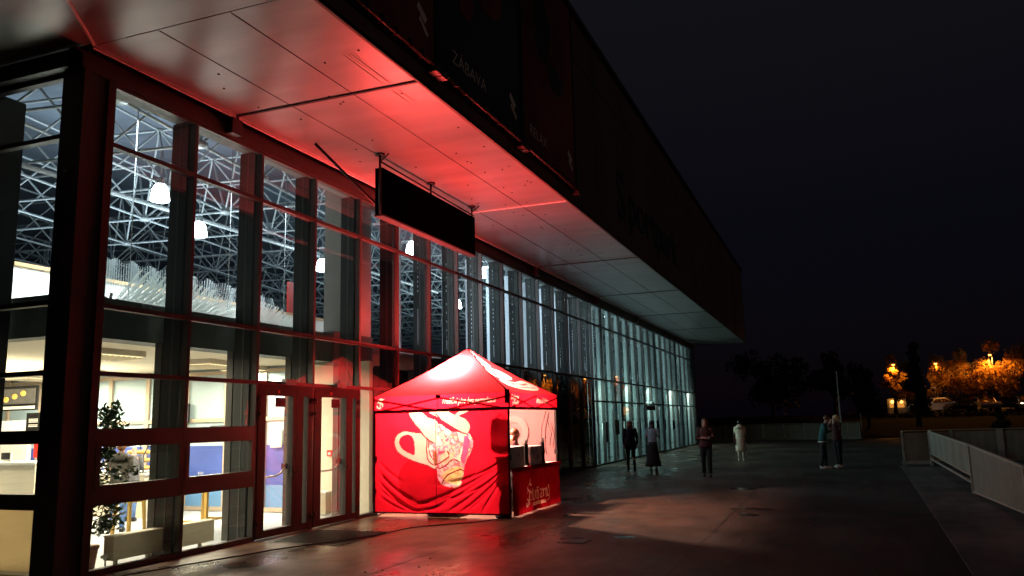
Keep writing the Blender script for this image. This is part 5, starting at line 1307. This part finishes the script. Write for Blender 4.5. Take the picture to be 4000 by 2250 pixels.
for i, (x, y, c, lm, rz) in enumerate([(17.4, 89.5, 'silver', 'head', 40), (20.2, 92, 'dark', None, 88), (22.0, 90.6, 'silver', None, 95), (24.0, 91.2, 'blue', None, 85), (20.9, 96.8, 'red', None, 10), (23.9, 96.5, 'beige', None, 5),
                                       (25.5, 89.5, 'beige', 'head', 80), (27.6, 90.4, 'dark', None, 92), (27.9, 97, 'silver', None, 0), (31.3, 90, 'dark', 'head', 100)]):
    nm = ['silver car with a lit headlamp, leftmost in the front row', 'dark car beside the leftmost silver car', 'silver car in the middle of the front row', 'dark blue car right of the middle silver car',
          'red car in the back row, left', 'beige car in the back row, middle', 'beige car with lit lamps under the broad trees', 'dark car right of the beige car with lit lamps', 'silver car in the back row, right', 'dark car with a lit lamp at the right edge']
    car(nm[i], x, y, R(rz), CP[c], False, lm)
for i, (x, y, z, m_, lb) in enumerate([(19.4, 91.2, 2.35, 'headl', 'small warm light low among the cars left of the highest street lamp'), (24.7, 90.6, 2.5, 'headl', 'small warm light low beside the beige car'), (26.6, 94.5, 3.2, 'winglow', 'pale light behind the trunks right of the highest street lamp'),
                                          (28.6, 92.5, 3.6, 'tail', 'small red signal light near the right edge of the car park'), (16.1, 94.5, 2.5, 'winglow', 'small pale light between the kiosk and the cypress')]):
    t = thing('garden_light', lb, 'light', (x, y, ZP)); t.name = 'bollard_light'
    MB().tube([(0, 0, 0), (0, 0, z-ZP)], .03, 6).build('post', M['fence_metal'], t, (0, 0, 0))
    MB().ball((0, 0, z-ZP+.08), .11, .11, .08, 8, 5).build('lamp_glass', M[m_], t, (0, 0, 0))
t = thing('kiosk', 'small kiosk with an orange lit canopy left of the cypress', 'kiosk', (14.6, 95.5, ZP))
s = MB(); s.box(-.9, .9, 0, 2, 0, 1.6); s.build('wall', M['cream'], t, (0, 0, 0)); s = MB(); s.box(-1.1, 1.1, -.5, 2.1, 1.6, 1.7); s.build('roof', M['frame_dark'], t, (0, 0, 0))
s = MB(); s.box(-.7, .7, -.03, -.005, .65, 1.5); s.build('window', M['kioskglow'], t, (0, 0, 0))
for x in (-.42, .42): s = MB(); s.ball((x, -.25, 1.25), .18, .05, .16); s.build('lamp', M['sodium'], t, (0, 0, 0))
t = thing('long_low_building', 'long low pale building behind the parked cars', 'building', (26, 112, ZP))
s = MB(); s.box(-10, 14, 0, 6, 0, 1.75); s.build('wall', pbr('beige_render', (.42, .36, .24), .8), t, (0, 0, 0)); s = MB(); s.box(-10.3, 14.3, -.3, 6.3, 1.75, 1.95); s.build('roof', M['frame_dark'], t, (0, 0, 0))
for x in (2.8, 4.4): s = MB(); s.box(x, x+1.2, -.03, -.004, .75, 1.15); s.build('window', M['winglow'], t, (0, 0, 0))
s = MB(); s.box(-5.5, -5.3, -.03, -.004, .7, 1.6); s.build('door', M['winglow'], t, (0, 0, 0))
light('car_park_fill', 'AREA', (26, 99, 7.5), 420, (1, .62, .30), 3, spread=R(80))  # added overhead fill without a fitting, lifts the cars and low building
for i, (x, y, z) in enumerate([(20.9, 91.5, 6.9), (20.6, 91.5, 6.35), (20.9, 91.5, 5.9), (18.1, 91, 4.2)]):
    t = thing('white_lamp', ['upper white lamp glinting left of the highest street lamp', 'second white lamp glinting below it', 'third white lamp low among the leaves', 'white lamp glinting below the second street lamp'][i], 'lamp', (x, y+2, z))
    s = MB(); s.ball((0, 0, 0), .09, .09, .09, 8, 5); s.build('lamp_glass', M['winglow'] if i else M['lamp_on'], t, (0, 0, 0))
    s = MB(); s.tube([(0, .08, .0), (0, .08, ZP-z)], .03, 5); s.build('pole', M['fence_metal'], t, (0, 0, 0))

# ------------------------------------------------------------------ world, fascia fill, camera
w = D.worlds.new('World'); bpy.context.scene.world = w; w.use_nodes = True
nt = w.node_tree; nt.nodes.clear(); out = nt.nodes.new('ShaderNodeOutputWorld')
sky = nt.nodes.new('ShaderNodeTexSky'); sky.sky_type = 'NISHITA'; sky.sun_disc = False; sky.sun_elevation = R(2); sky.sun_rotation = R(150)
b1 = nt.nodes.new('ShaderNodeBackground'); b1.inputs[1].default_value = .0006; nt.links.new(sky.outputs[0], b1.inputs[0])
tc = nt.nodes.new('ShaderNodeTexCoord'); sp = nt.nodes.new('ShaderNodeSeparateXYZ'); nt.links.new(tc.outputs['Generated'], sp.inputs[0])
cr = nt.nodes.new('ShaderNodeValToRGB'); e = cr.color_ramp.elements
e[0].position = 0; e[0].color = (.0012, .0007, .0022, 1); e[1].position = .55; e[1].color = (.0058, .0058, .0078, 1)
k = e.new(.2); k.color = (.0018, .0015, .0040, 1)
nt.links.new(sp.outputs['Z'], cr.inputs[0])
b2 = nt.nodes.new('ShaderNodeBackground'); nt.links.new(cr.outputs[0], b2.inputs[0])
ad = nt.nodes.new('ShaderNodeAddShader'); nt.links.new(b1.outputs[0], ad.inputs[0]); nt.links.new(b2.outputs[0], ad.inputs[1]); nt.links.new(ad.outputs[0], out.inputs[0])
sun = light('fascia_fill', 'SUN', (0, 0, 30), .050, (1, .62, .42), .1); sun.data.angle = R(.5); sun.rotation_euler = Vector((-1, .25, -.03)).to_track_quat('-Z', 'Y').to_euler()  # added warm, nearly level sun lamp that lifts the dark fascia

cam = D.cameras.new('camera'); co = D.objects.new('camera', cam); C.objects.link(co)
yaw, pit, rol = R(21.191), R(9.365), R(-1.392)
f = Vector((-math.sin(yaw)*math.cos(pit), math.cos(yaw)*math.cos(pit), math.sin(pit))); r0 = Vector((math.cos(yaw), math.sin(yaw), 0)); u0 = r0.cross(f)
r = math.cos(rol)*r0+math.sin(rol)*u0; u = -math.sin(rol)*r0+math.cos(rol)*u0
m = Matrix((r, u, -f)).transposed().to_4x4(); m.translation = (8.464, 0, 1.70); co.matrix_world = m
cam.sensor_width = 36; cam.lens = 3181.2/4000*36; cam.clip_end = 2000; cam.clip_start = .05
S = bpy.context.scene; S.camera = co
S.view_settings.view_transform = 'Standard'; S.view_settings.look = 'None'; S.view_settings.exposure = 0
S.render.engine = 'CYCLES'
S.cycles.use_denoising = True
S.cycles.transparent_max_bounces = 24; S.cycles.max_bounces = 7; S.cycles.diffuse_bounces = 3; S.cycles.glossy_bounces = 3
S.cycles.sample_clamp_indirect = 4
S.cycles.use_light_tree = True
